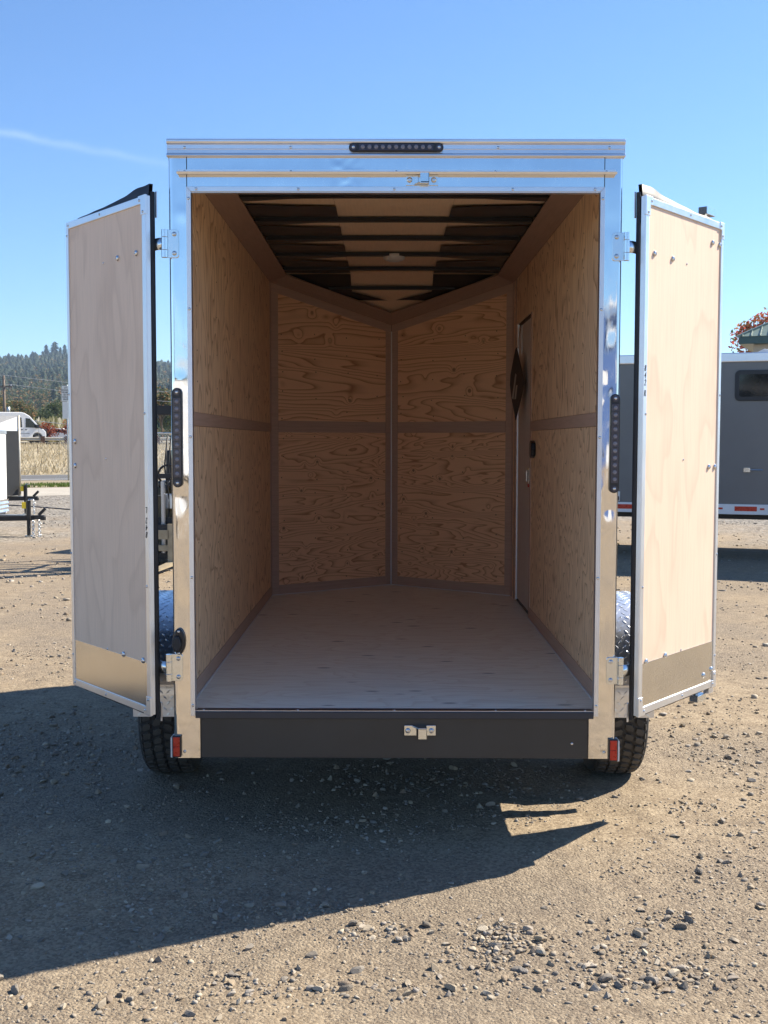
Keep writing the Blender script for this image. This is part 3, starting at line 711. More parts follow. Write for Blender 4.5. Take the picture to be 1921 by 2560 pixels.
def rear_frame():
    # header between the posts, wrinkled where the sheet was bent
    b = MB()
    def fn(u, v):
        x = -.838 + 1.676 * u; z = 2.705 + .123 * v
        return (x, -.0015 + .0008 * nz(x * 3, z * 9, 2) + .0012 * math.exp(-((x + .20) / .05) ** 2) * nz(x * 30, z * 40, 7), z)
    b.grid(fn, 200, 14); b.build('header', MAT['polish'], trailer, None, True)
    b = MB(); b.box(-.834, .834, .003, .05, 2.69, 2.826); b.build('header_core', MAT['chassis'], trailer)
    for x in (-.838, .838):
        b = MB(); b.box(x - .0016, x + .0016, -.0022, .0005, 2.708, 2.826); b.build('header_seam', MAT['chassis'], trailer)
    # roof cap extrusion
    prof = [(.004, 2.824), (-.012, 2.822), (-.016, 2.827), (-.015, 2.834), (-.007, 2.838), (-.0065, 2.853), (-.0075, 2.854), (-.0065, 2.855), (-.0065, 2.872), (-.013, 2.876), (-.0155, 2.882), (-.0155, 2.889), (-.009, 2.894), (.045, 2.896), (.045, 2.824)]
    M = Matrix(((0, 0, 1, 0), (1, 0, 0, 0), (0, 1, 0, 0), (0, 0, 0, 1)))
    cap = MB().prism(prof, 1.834, M, .918).build('roof_cap', MAT['alu_x'], trailer, None, False, .0012)
    RM = REAR @ Matrix.Translation((0, 0, .0068))
    for x in (-.845, -.42, .41, .855): fix(SCREW, 'screw', cap, RM, x, 2.861)
    # drip rail
    prof = [(0, 2.774), (-.004, 2.774), (-.004, 2.762), (-.030, 2.756), (-.033, 2.760), (-.035, 2.759), (-.032, 2.751), (-.004, 2.755), (0, 2.753)]
    dr = MB().prism(prof, 1.755, M, .882).build('drip_rail', MAT['alu_x'], trailer)
    for x in (-.846, -.42, .003, .40, .845): fix(SCREW, 'screw', dr, REAR @ Matrix.Translation((0, 0, .004)), x, 2.7675, 0, .8)
    # trim round the opening
    T = .006
    for s in (-1, 1):
        MT = REAR @ Matrix.Translation((0, 0, T)); x0, x1 = s * .822, s * .8405
        pl = [(x0, .556), (x1, .556), (x1, 2.7065), (x0, 2.6875)]
        t = board('opening_trim', MAT['alu'], trailer, MT, pl if s < 0 else pl[::-1], .008, .001)
        loc = t.matrix_basis.inverted() @ MT
        for z in (2.66, 2.22, 1.705, 1.13, .60): fix(SCREW, 'screw', t, loc, s * .8312, z)
        b = MB(); b.box(min(s * .822, s * .8245), max(s * .822, s * .8245), .0, .03, .556, 2.686); b.build('jamb', MAT['alu'], trailer)
    MT = REAR @ Matrix.Translation((0, 0, T))
    t = board('opening_trim', MAT['alu_x'], trailer, MT, [(-.8215, 2.6875), (.8215, 2.6875), (.840, 2.7065), (-.840, 2.7065)], .008, .001)
    loc = t.matrix_basis.inverted() @ MT
    for x in (-.80, -.39, -.005, .47, .80): fix(SCREW, 'screw', t, loc, x, 2.697)
    b = MB(); b.box(-.8215, .8215, 0, .03, 2.684, 2.6872); b.build('jamb', MAT['alu'], trailer)
    # sill and rear skirt
    b = MB(); b.prism([(.06, FZ + .0035), (-.002, FZ + .0035), (-.004, FZ), (-.005, .546), (.0, .546), (.004, .546), (.06, .546)], 1.643, M, .8215)
    sl_ = b.build('sill', MAT['sill'], trailer)
    b = MB(); b.box(-.8215, .8215, .003, .0115, FZ + .0038, FZ + .0062); b.build('sill_edge', MAT['alu_x'], sl_)
    for x in (-.79, -.40, .0, .42, .79): fix(SCREW, 'screw', sl_, FLOOR @ Matrix.Translation((0, 0, .0062)), x, .016, 0, .8)
    b = MB(); b.box(-.8025, .8025, .004, .05, .377, .5455); bp = b.build('rear_skirt', MAT['bronze'], trailer, None, False, .003)
    fix(SCREW, 'screw', bp, REAR, .735, .44, -.004)
    # keepers for the lock bars
    for z, up in ((2.733, 1), (.496, -1)):
        c = MB(); h = .0215
        k = empty('lock_keeper', (0, 0, 0), trailer)
        for a, b_ in ((.041, .092), (.132, .171)): MB().box(a, b_, -.006, 0, z - h, z + h).build('plate', MAT['zinc'], k, None, False, .0015)
        c = MB(); zz = z + up * .006
        c.box(.098, .134, -.034, -.028, zz - .024, zz + .02); c.add([(.134, -.034, zz - .024), (.134, -.034, zz + .02), (.1345, -.001, zz + .015), (.1345, -.001, zz - .02), (.130, -.034, zz - .024), (.130, -.034, zz + .02), (.130, -.001, zz + .015), (.130, -.001, zz - .02)],
              [(0, 1, 2, 3), (4, 5, 6, 7), (0, 1, 5, 4), (1, 2, 6, 5), (2, 3, 7, 6), (3, 0, 4, 7)])
        e = -up * .019
        c.add([(.07, -.001, z + e - .003), (.10, -.034, zz + e - .003), (.134, -.034, zz + e - .003), (.13, -.001, z + e - .003), (.07, -.001, z + e + .003), (.10, -.034, zz + e + .003), (.134, -.034, zz + e + .003), (.13, -.001, z + e + .003)],
              [(0, 1, 2, 3), (4, 5, 6, 7), (0, 1, 5, 4), (1, 2, 6, 5), (2, 3, 7, 6), (3, 0, 4, 7)])
        c.build('hook', MAT['zinc'], k, None, False, .0012)
        for x in (.056, .153): fix(BOLT, 'bolt', k, REAR, x, z, .006, .9)
rear_frame()

def capsule(x0, x1, z0, z1, n=10):
    w, h = x1 - x0, z1 - z0; p = []
    if h > w:
        r = w / 2; cs = [((x0 + x1) / 2, z1 - r, 0), ((x0 + x1) / 2, z0 + r, math.pi)]
    else:
        r = h / 2; cs = [(x1 - r, (z0 + z1) / 2, -math.pi / 2), (x0 + r, (z0 + z1) / 2, math.pi / 2)]
    for cx, cz, a in cs: p += [(cx + r * math.cos(a + math.pi * i / n), cz + r * math.sin(a + math.pi * i / n)) for i in range(n + 1)]
    return p
LED = dome_mesh('led', MAT['led'], .0085, .006, 12)
def light_bar(x0, x1, z0, z1, off):
    root = empty('light_bar', (0, 0, 0), trailer)
    M = REAR @ Matrix.Translation((0, 0, off))
    MB().prism(capsule(x0, x1, z0, z1), .014, M, .012).build('housing', MAT['blk'], root, None, False, .003)
    v = z1 - z0 > x1 - x0; g = .0045; L = max(z1 - z0, x1 - x0); e = .04
    q = (x0 + g, x1 - g, z0 + e, z1 - e) if v else (x0 + e, x1 - e, z0 + g, z1 - g)
    MB().prism(rect(*q), .004, M, .0155).build('lens', MAT['lens'], root, None, False, .002)
    for i in range(11):
        t = e + .016 + (L - 2 * e - .032) * i / 10
        c = ((x0 + x1) / 2, z0 + t) if v else (x0 + t, (z0 + z1) / 2)
        fix(LED, 'led', root, M, *c, .0155)
        b = MB(); d = .0012; s = (L - 2 * e) / 22
        if i < 10: b.prism(rect(x0 + g, x1 - g, c[1] + s * .96 - d, c[1] + s * .96 + d) if v else rect(c[0] + s * .96 - d, c[0] + s * .96 + d, z0 + g, z1 - g), .001, M, .0168).build('lens_rib', MAT['blk'], root)
    for t in (.018, L - .018):
        c = ((x0 + x1) / 2, z0 + t) if v else (x0 + t, (z0 + z1) / 2)
        b = MB()
        ring = lambda r, h: [(c[0] + r * math.cos(i * math.pi / 10), c[1] + r * math.sin(i * math.pi / 10)) for i in range(20)]
        b.prism(ring(.014, 0), .003, M, .0145); b.build('screw_boss', MAT['lens'], root, None, False, .002)
        fix(SCREW, 'screw', root, M, *c, .0145, 1.1)
light_bar(-.905, -.864, 1.499, 1.903, .001); light_bar(.872, .912, 1.479, 1.881, .001); light_bar(-.187, .191, 2.841, 2.877, .007)

def lamps():
    for s in (-1, 1):
        r_ = empty('side_reflector', (0, 0, 0), trailer)
        x0, x1 = (-.915, -.882) if s < 0 else (.886, .920)
        z0, z1 = (.386, .472) if s < 0 else (.374, .462)
        k = MB(); k.box(x0 - .002, x1 + .002, -.016, -.0015, z0 - .002, z1 + .002); k.build('frame', MAT['blk'], r_, None, False, .003)
        k = MB(); k.box(x0 + .003, x1 - .003, -.0205, -.016, z0 + .003, (z0 + z1) / 2 - .0005); k.box(x0 + .003, x1 - .003, -.0205, -.016, (z0 + z1) / 2 + .0005, z1 - .003); k.build('red_lens', MAT['red'], r_, None, False, .002)
        xo = x0 if s < 0 else x1
        k = MB(); k.box(min(xo, xo + s * .009), max(xo, xo + s * .009), -.012, .05, z0 - .004, z1 - .006); k.build('backing', MAT['plastic_w'], r_, None, False, .002)
        fix(SCREW, 'screw', trailer, REAR, s * .868, .405, .001)
    # black oval plug on the left post
    k = empty('cable_plug', (0, 0, 0), trailer)
    el = lambda cx, cz, a, b: [(cx + a * math.cos(i * math.pi / 14), cz + b * math.sin(i * math.pi / 14)) for i in range(28)]
    MB().prism(el(-.885, .866, .026, .055), .02, REAR, .018).build('flange', MAT['blk'], k, None, False, .006)
    MB().prism(el(-.892, .858, .019, .034), .02, REAR, .036).build('cap', MAT['rubber'], k, None, False, .008)
    for z in (.908, .818): fix(SCREW, 'screw', k, REAR, -.885, z, .018)
lamps()

# ---- rear doors: local x across the door from the hinge edge, local y up, local z out of the lined face
def door(s):
    ang = .632, .775
    X = Vector((s * ang[0], ang[1], 0)); Zf = Vector((s * ang[1], -ang[0], 0))   # lined face looks outwards and to the rear
    base = Vector((s * 1.003, .0, 0))
    if s > 0: M = frame(base, X, (0, 0, 1)); sx = 1
    else: M = frame(base, -X, (0, 0, 1)); sx = -1                               # local x runs backwards on the left door
    W, z0, z1 = .772, .556, 2.674
    root = empty('rear_door', (0, 0, 0), trailer)
    root.matrix_basis = M
    root['label'] = 'left rear door open with its pinkish lining in shade' if s < 0 else 'right rear door open with its lining in full sun'
    I = Matrix.Identity(4)
    rc = lambda a0, a1, b0, b1: rect(min(sx * a0, sx * a1), max(sx * a0, sx * a1), b0, b1)
    def bx(b, a0, a1, z_0, z_1, d0, d1): b.box(min(sx * a0, sx * a1), max(sx * a0, sx * a1), z_0, z_1, d0, d1); return b
    bx(MB(), .004, W - .004, z0 + .004, z1 - .004, -.040, -.006).build('core', MAT['skin'], root, None, False, .003)
    board('lining', MAT['luan'], root, I @ Matrix.Translation((0, 0, -.002)), rc(.030, W - .022, z0 + .20, z1 - .028), .005, .0005)
    board('kick_plate', MAT['kick'], root, I @ Matrix.Translation((0, 0, -.0005)), rc(.030, W - .022, z0 + .030, z0 + .214), .005, .0005)
    al = MAT['alu'] if s < 0 else MAT['galv']
    for nm, q in (('edge_trim', (.0, .032, z0 + .0, z1)), ('edge_trim', (W - .024, W, z0, z1))):
        o = bx(MB(), *q, -.012, .004).build(nm, MAT['alu'], root, None, False, .002)
    bx(MB(), .033, W - .025, z1 - .030, z1, -.012, .0042).build('edge_trim', al, root, None, False, .002)
    bx(MB(), .033, W - .025, z0, z0 + .031, -.012, .0042).build('edge_trim', MAT['alu'], root, None, False, .002)
    # hinge-edge face: rounded aluminium then the black seal
    bx(MB(), -.002, .003, z0, z1, -.018, .002).build('hinge_edge', MAT['alu'], root, None, False, .002)
    bx(MB(), -.006, .004, z0 - .02, z1 + .018, -.038, -.019).build('seal', MAT['rubber'], root, None, True, .004)
    bx(MB(), -.008, .004, z0 - .03, z0 + .05, -.046, -.041).build('end_cap', MAT['alu'], root, None, False, .002)
    bx(MB(), -.008, .004, z1 - .085, z1 + .02, -.046, -.041).build('end_cap', MAT['alu'], root, None, False, .002)
    # top and bottom seal flaps, wavy
    for zz, d in ((z1, 1), (z0, -1)):
        b = MB(); n = 40
        for i in range(n + 1):
            a = .004 + (W - .09) * i / n
            t = i / n
            h = (.034 * (1 - t) ** 1.5 + .012 + .005 * nz(t * 6, s * 3 + d) + .010 * math.exp(-((t - .14) / .12) ** 2)) if d > 0 else (.014 + .003 * nz(t * 5, s))
            for dd in (-.030, -.014): b.v += [(sx * a, zz, dd), (sx * a, zz + d * h, dd - .004)]
        for i in range(n):
            o = 4 * i
            b.f += [(o, o + 4, o + 5, o + 1), (o + 2, o + 3, o + 7, o + 6), (o + 1, o + 5, o + 7, o + 3)]
        b.build('seal_flap', MAT['rubber'], root, None, True)
    # cast corner brackets
    corners = [(0, z0, 1, 1), (0, z1, 1, -1)] + ([(W, z0, -1, 1), (W, z1, -1, -1)] if s > 0 else [])
    for a, z, da, dz in corners:
        wa, ha = (.058, .075) if da > 0 else (.045, .07)
        p = [(a - da * .003, z - dz * .003), (a + da * wa, z - dz * .003), (a + da * wa, z + dz * .031), (a + da * .036 if da > 0 else a + da * .026, z + dz * .031), (a + da * .036 if da > 0 else a + da * .026, z + dz * ha), (a - da * .003, z + dz * ha)]
        MB().prism([(sx * x, y) for x, y in p], .012, None, .0068).build('corner_bracket', MAT['alu'], root, None, False, .0015)
        for px, py in ((a + da * (wa - .012), z + dz * .015), (a + da * .017, z + dz * (ha - .012))): fix(SCREW, 'screw', root, I, sx * px, py, .0068, .95)
    for a, z in ((.42, z1 - .014), (.745, z1 - .016), (.42, z0 + .015), (.745, z0 + .016), (.024, 1.80), (.022, 1.09), (W - .008, 1.90), (W - .008, 1.17), (W - .010, .70), (W - .012, z1 - .06)):
        fix(SCREW, 'screw', root, I, sx * a, z, .0042, .9)
    # carriage bolts that hold hinges and lock bar
    bl = [(.09, 2.455), (.26, 2.455), (.07, .775), (.25, .775)]
    bl += [(.715, 1.685), (.715, 1.575)] if s < 0 else [(.665, 1.575), (.73, 1.575), (.66, 2.575), (.738, 2.575), (.65, .625), (.735, .640)]
    for a, z in bl: fix(BOLT, 'bolt', root, I, sx * a, z, -.001)
    for a, z in ((.40, 2.45), (.40, 1.61), (.41, .775)): fix(SCREW, 'screw', root, I, sx * a, z, -.002, .8)
    # lock bar on the outer face
    b = MB()
    if s > 0:
        bx(b, .675, .70, z0 - .05, z1 + .05, -.07, -.045)
        bx(b, .64, .73, z1 + .028, z1 + .062, -.062, -.02); bx(b, .64, .73, z0 - .062, z0 - .030, -.062, -.02)
        b.build('lock_bar', MAT['zinc'], root, None, False, .002)
        bx(MB(), .72, .77, z0 - .03, z0 - .004, -.03, -.004).build('end_cap', MAT['alu'], root)
    # marker pen on the edge trim
    for g, (ch, z) in enumerate((('8', 0), ('4', 1), ('2', 2), ('R' if s > 0 else 'L', 3.5))):
        o = link('marker_digit', glyphs(ch, .036, MAT['ink'], .25, .0002), root)
        if s > 0: o.matrix_basis = Matrix.Translation((.013, 1.985 - .029 * z, .0048)) @ Matrix.Diagonal((.75, 1, 1, 1))
        else: o.matrix_basis = Matrix.Translation((-.016, 1.305 + .029 * z, .0048)) @ Matrix.Rotation(math.pi, 4, 'Z') @ Matrix.Diagonal((.75, 1, 1, 1))
    # hinges: leaf on the post, barrel, curved strap to the door edge
    for zc, xc in ((2.48, 0), (.757, 0)):
        h = empty('hinge', (0, 0, 0), trailer); q = .0 if s < 0 else .006; zc -= .010 * (s > 0) + .0 ; x0, x1 = s * .872, s * .913
        p = [(x1, zc - .056), (x0 + s * .010, zc - .056), (x0 + s * .003, zc - .053), (x0, zc - .046), (x0, zc + .046), (x0 + s * .003, zc + .053), (x0 + s * .010, zc + .056), (x1, zc + .056)]
        MB().prism(p, .005, REAR, .007).build('leaf', MAT['zinc'], h, None, False, .001)
        b = MB()
        for a, c in ((-.056, -.026), (-.025, .025), (.026, .056)): b.cyl((s * .928, -.010, zc + a), (s * .928, -.010, zc + c), .0125, 14)
        b.box(min(s * .912, s * .926), max(s * .912, s * .926), -.006, -.001, zc - .056, zc + .056)
        b.build('barrel', MAT['zinc'], h, None, False, .0008)
        b = MB(); n = 10; pa, pb, pc = Vector((s * .932, -.008)), Vector((s * .965, -.008)), Vector((s * .985, .045))
        for i in range(n + 1):
            t = i / n; c_ = pa * (1 - t) ** 2 + pb * 2 * t * (1 - t) + pc * t * t
            b.v += [(c_.x, c_.y, zc - .024), (c_.x, c_.y, zc + .024), (c_.x, c_.y + .005, zc - .024), (c_.x, c_.y + .005, zc + .024)]
        for i in range(n):
            o = 4 * i; b.f += [(o, o + 4, o + 5, o + 1), (o + 2, o + 3, o + 7, o + 6), (o + 1, o + 5, o + 7, o + 3), (o, o + 2, o + 6, o + 4)]
        b.build('strap', MAT['zinc'], h, None, True)
        for dz in (-.038, .038): fix(BOLT, 'bolt', h, REAR, s * .889, zc + dz, .007, .75)
door(-1); door(1)

# ---- wheels and diamond plate fenders
AY, AZ, TR = 1.15, .352, .360
def wheels():
    for s in (-1, 1):
        w = empty('wheel', (s * 1.118, AY, AZ), trailer)
        prof = [(.20, -.10), (.235, -.122), (.28, -.13), (.315, -.128), (.338, -.117), (.346, -.094), (.349, -.04), (.349, .04), (.346, .094), (.338, .117), (.315, .128), (.28, .13), (.235, .122), (.20, .10)]
        MB().lathe(prof, 64).build('tyre', MAT['tyre'], w, None, True)
        b = MB(); N = 46
        surf = lambda x: .349 - .011 * (abs(x) / .115) ** 4
        def block(a, hw, da, sk, top):
            """a chamfered hexagonal lug centred at x = a, angle da"""
            pts = [(-hw, -.010), (-hw * .5, -.0185), (hw * .75, -.0165), (hw, .006), (hw * .4, .0185), (-hw * .8, .0150)]
            vs = []
            for k, sc in ((0, 1.0), (top, .86)):
                for px, pt in pts:
                    x = a + px * sc; th = da + (pt * sc + sk * px) / .35; r = surf(min(.122, abs(x))) + k
                    if abs(x) > .108: r -= (abs(x) - .108) * 1.1
                    vs.append((x, r * math.sin(th), r * math.cos(th)))
            b.add(vs, [(6, 7, 8, 9, 10, 11)] + [(i, (i + 1) % 6, 6 + (i + 1) % 6, 6 + i) for i in range(6)])
        for i in range(N):
            t = 2 * math.pi * i / N
            block(-.027, .0245, t, .25, .0105); block(.027, .0245, t + math.pi / N, -.25, .0105)
            block(-.079, .024, t + math.pi / N * .9, .3, .0105); block(.079, .024, t + math.pi / N * .1, -.3, .0105)
            block(-.114, .013, t + .03, .0, .008); block(.114, .013, t + math.pi / N, .0, .008)
        b.build('tread', MAT['tread'] if s > 0 else MAT['tread'], w)
        b = MB(); b.lathe([(.001, s * .06), (.05, s * .062), (.06, s * .04), (.14, s * .03), (.185, s * .05), (.20, s * .095), (.21, s * .10), (.21, -s * .095), (.19, -s * .095), (.18, -.02)], 32)
        b.build('rim', MAT['hubsteel'], w, None, True)
        # fender: an arc of tread plate with a flat inner and outer lip
        path = [(.675, .385), (.675, .50), (.69, .60), (.72, .69), (.765, .77), (.83, .84), (.91, .885), (1.0, .905), (1.15, .912), (1.3, .905), (1.39, .885), (1.47, .84), (1.535, .77), (1.58, .69), (1.61, .60), (1.625, .50), (1.625, .385)]
        P = [Vector(p) for p in path]; L = [0]
        for a, c in zip(P, P[1:]): L.append(L[-1] + (c - a).length)
        def at(d):
            i = max(j for j in range(len(L) - 1) if L[j] <= d + 1e-9); t = (d - L[i]) / (L[i + 1] - L[i]); q = P[i].lerp(P[i + 1], t)
            m = (P[i + 1] - P[i]).normalized(); return q, m, Vector((-m.y, m.x))
        fd = empty('fender', (0, 0, 0), trailer)
        b = MB(); x0, x1 = s * .914, s * 1.232
        def sheet(u, v):
            q, m, nn = at(min(L[-1] - 1e-6, u * L[-1])); return (x0 + (x1 - x0) * v, q.x, q.y)
        b.grid(sheet, 72, 2); b.grid(lambda u, v: tuple(c - (0, .0, .0)[i] for i, c in enumerate((x0 + (x1 - x0) * v, *(at(min(L[-1] - 1e-6, u * L[-1]))[0] + at(min(L[-1] - 1e-6, u * L[-1]))[2] * -.003)))), 72, 2)
        # outer skirt
        o = len(b.v)
        for u in [i / 72 for i in range(73)]:
            q, m, nn = at(min(L[-1] - 1e-6, u * L[-1])); k = q - nn * .055
            b.v += [(x1, q.x, q.y), (x1, k.x, k.y)]
        b.f += [(o + 2 * i, o + 2 * i + 2, o + 2 * i + 3, o + 2 * i + 1) for i in range(72)]
        b.build('plate', MAT['tread_plate'], fd, None, True)
        b = MB(); pitch = .034; row = 0
        d = .012
        while d < L[-1] - .012:
            for k in range(10):
                x = .928 + pitch * k + (pitch / 2 if row % 2 else 0)
                if x > 1.222: continue
                q, m, nn = at(d); a = R(45 if (row + k) % 2 else -45) + (0 if row % 2 else 0)
                def pt(al, ac, h):
                    dx = al * math.cos(a) - ac * math.sin(a); dm = al * math.sin(a) + ac * math.cos(a)
                    w_ = q + m * dm + nn * h; return (s * (x + dx), w_.x, w_.y)
                b.add([pt(-.015, 0, 0), pt(0, -.0042, 0), pt(.015, 0, 0), pt(0, .0042, 0), pt(-.007, 0, .0018), pt(.007, 0, .0018)], [(0, 1, 5, 4), (1, 2, 5), (2, 3, 4, 5), (3, 0, 4)])
            d += pitch / 2 + .010; row += 1
        b.build('tread_lugs', MAT['tread_plate'], fd)
        b = MB(); b.beam((x0, .672, .535), (x1, .672, .535), .004, .010); b.build('weld_bead', MAT['tread_plate'], fd)
        # folded end plate at the back lower corner
        b = MB(); b.box(min(s * .99, s * .993), max(s * .99, s * .993), .655, .674, .385, .535); b.build('gusset', MAT['tread_plate'], fd)
wheels()

def hang_card():
    """black diamond shaped card hung by a wire from the top of the side door"""
    root = tag(empty('hanging_card', (.826, 2.93, 2.30)), 'black diamond shaped card with white slanted bars hung on the side door', 'card')
    M = frame((.818, 2.93, 2.067), (.125, -.992, 0), (0, 0, 1))
    q = [(-.17, .0), (-.155, .07), (-.03, .225), (0, .24), (.03, .225), (.20, .03), (.205, -.01), (.19, -.05), (.0, -.24), (-.12, -.09)]
    MB().prism(q, .004, M).build('card', MAT['rubber'], root, root.matrix_basis.inverted(), False, .001)
    MB().prism([(-.10, -.09), (-.06, -.10), (.02, .06), (-.01, .07)], .001, M, .0015).build('printed_bar', MAT['post'], root, root.matrix_basis.inverted())
    MB().prism([(-.03, -.10), (.01, -.10), (.05, -.01), (.01, -.01)], .001, M, .0015).build('printed_bar', MAT['post'], root, root.matrix_basis.inverted())
    b = MB(); b.tube([(.830, 2.93, 2.30), (.838, 2.93, 2.38), (.852, 2.93, 2.452)], .003, 5); b.build('wire', MAT['zinc'], root, root.matrix_basis.inverted())
hang_card()

# ------------------------------------------------------------------ foliage
def leafmesh(centers, n, spread, size, seed):
    """small quads scattered in clumps"""
    rnd = np.random.RandomState(seed); C = np.array(centers)
    k = rnd.randint(0, len(C), n); q = rnd.normal(size=(n, 3)); q /= np.linalg.norm(q, axis=1)[:, None]
    P = C[k, :3] + q * (C[k, 3] * rnd.uniform(.35, 1.05, n) ** .6 * spread)[:, None]
    u = rnd.normal(size=(n, 3)); u /= np.linalg.norm(u, axis=1)[:, None]
    w = np.cross(u, rnd.normal(size=(n, 3))); w /= np.linalg.norm(w, axis=1)[:, None]
    s = size * rnd.uniform(.6, 1.4, n)[:, None]
    V = np.stack([P - u * s, P + w * s * .5, P + u * s, P - w * s * .5], 1).reshape(-1, 3)
    return V, np.arange(4 * n).reshape(-1, 4)
def broad_tree(name, loc, h, rad, mat, label, cat='tree', seed=1, n=1500, leaf=.16, squash=.8, group=None, lean=0, clumps=26):
    rnd = random.Random(seed); root = tag(empty(name, loc), label, cat, group)
    b = MB(); b.tube([(0, 0, -.2), (.05, 0, h * .3), (lean * .3, .05, h * .55), (lean * .6, 0, h * .9)], [.035 * h * .5, .028 * h * .5, .018 * h * .5, .004 * h * .5], 7)
    cl = []
    for i in range(clumps):
        a = rnd.uniform(0, 6.28); el = rnd.uniform(-.5, 1.4); q = rad * rnd.uniform(.45, 1)
        c = Vector((q * math.cos(a) * math.cos(el) + lean * .5, q * math.sin(a) * math.cos(el), h - rad * squash + q * squash * math.sin(el)))
        cl.append((*c, rad * rnd.uniform(.22, .42)))
        b.tube([(0, 0, h * rnd.uniform(.25, .6)), (c * .55 + Vector((0, 0, h * .2))), c], [.010 * h, .006 * h, .002 * h], 4)
    b.build('trunk', MAT['bark'], root, None, True)
    V, F = leafmesh(cl, n, 1.15, leaf, seed); bulk('crown', V, F, mat, root)
    return root
def conifer_mesh(h, r, n, seed):
    """tiers of drooping jagged boughs"""
    rnd = np.random.RandomState(seed); V, F, o = [], [], 0
    for i in range(n):
        t = i / n; z = h * (.10 + .9 * t); q = r * (1 - t) ** .8 + .12; m = 9
        V.append((0, 0, z + h * 1.25 / n)); o0 = len(V) - 1
        for k in range(2 * m):
            a = math.pi * k / m + rnd.uniform(-.15, .15); qq = q * (rnd.uniform(.8, 1.25) if k % 2 == 0 else rnd.uniform(.35, .6))
            V.append((qq * math.cos(a), qq * math.sin(a), z - (.10 * h / n * 4 if k % 2 == 0 else 0)))
        F += [(o0, o0 + 1 + k, o0 + 1 + (k + 1) % (2 * m)) for k in range(2 * m)]
    return np.array(V), np.array(F)

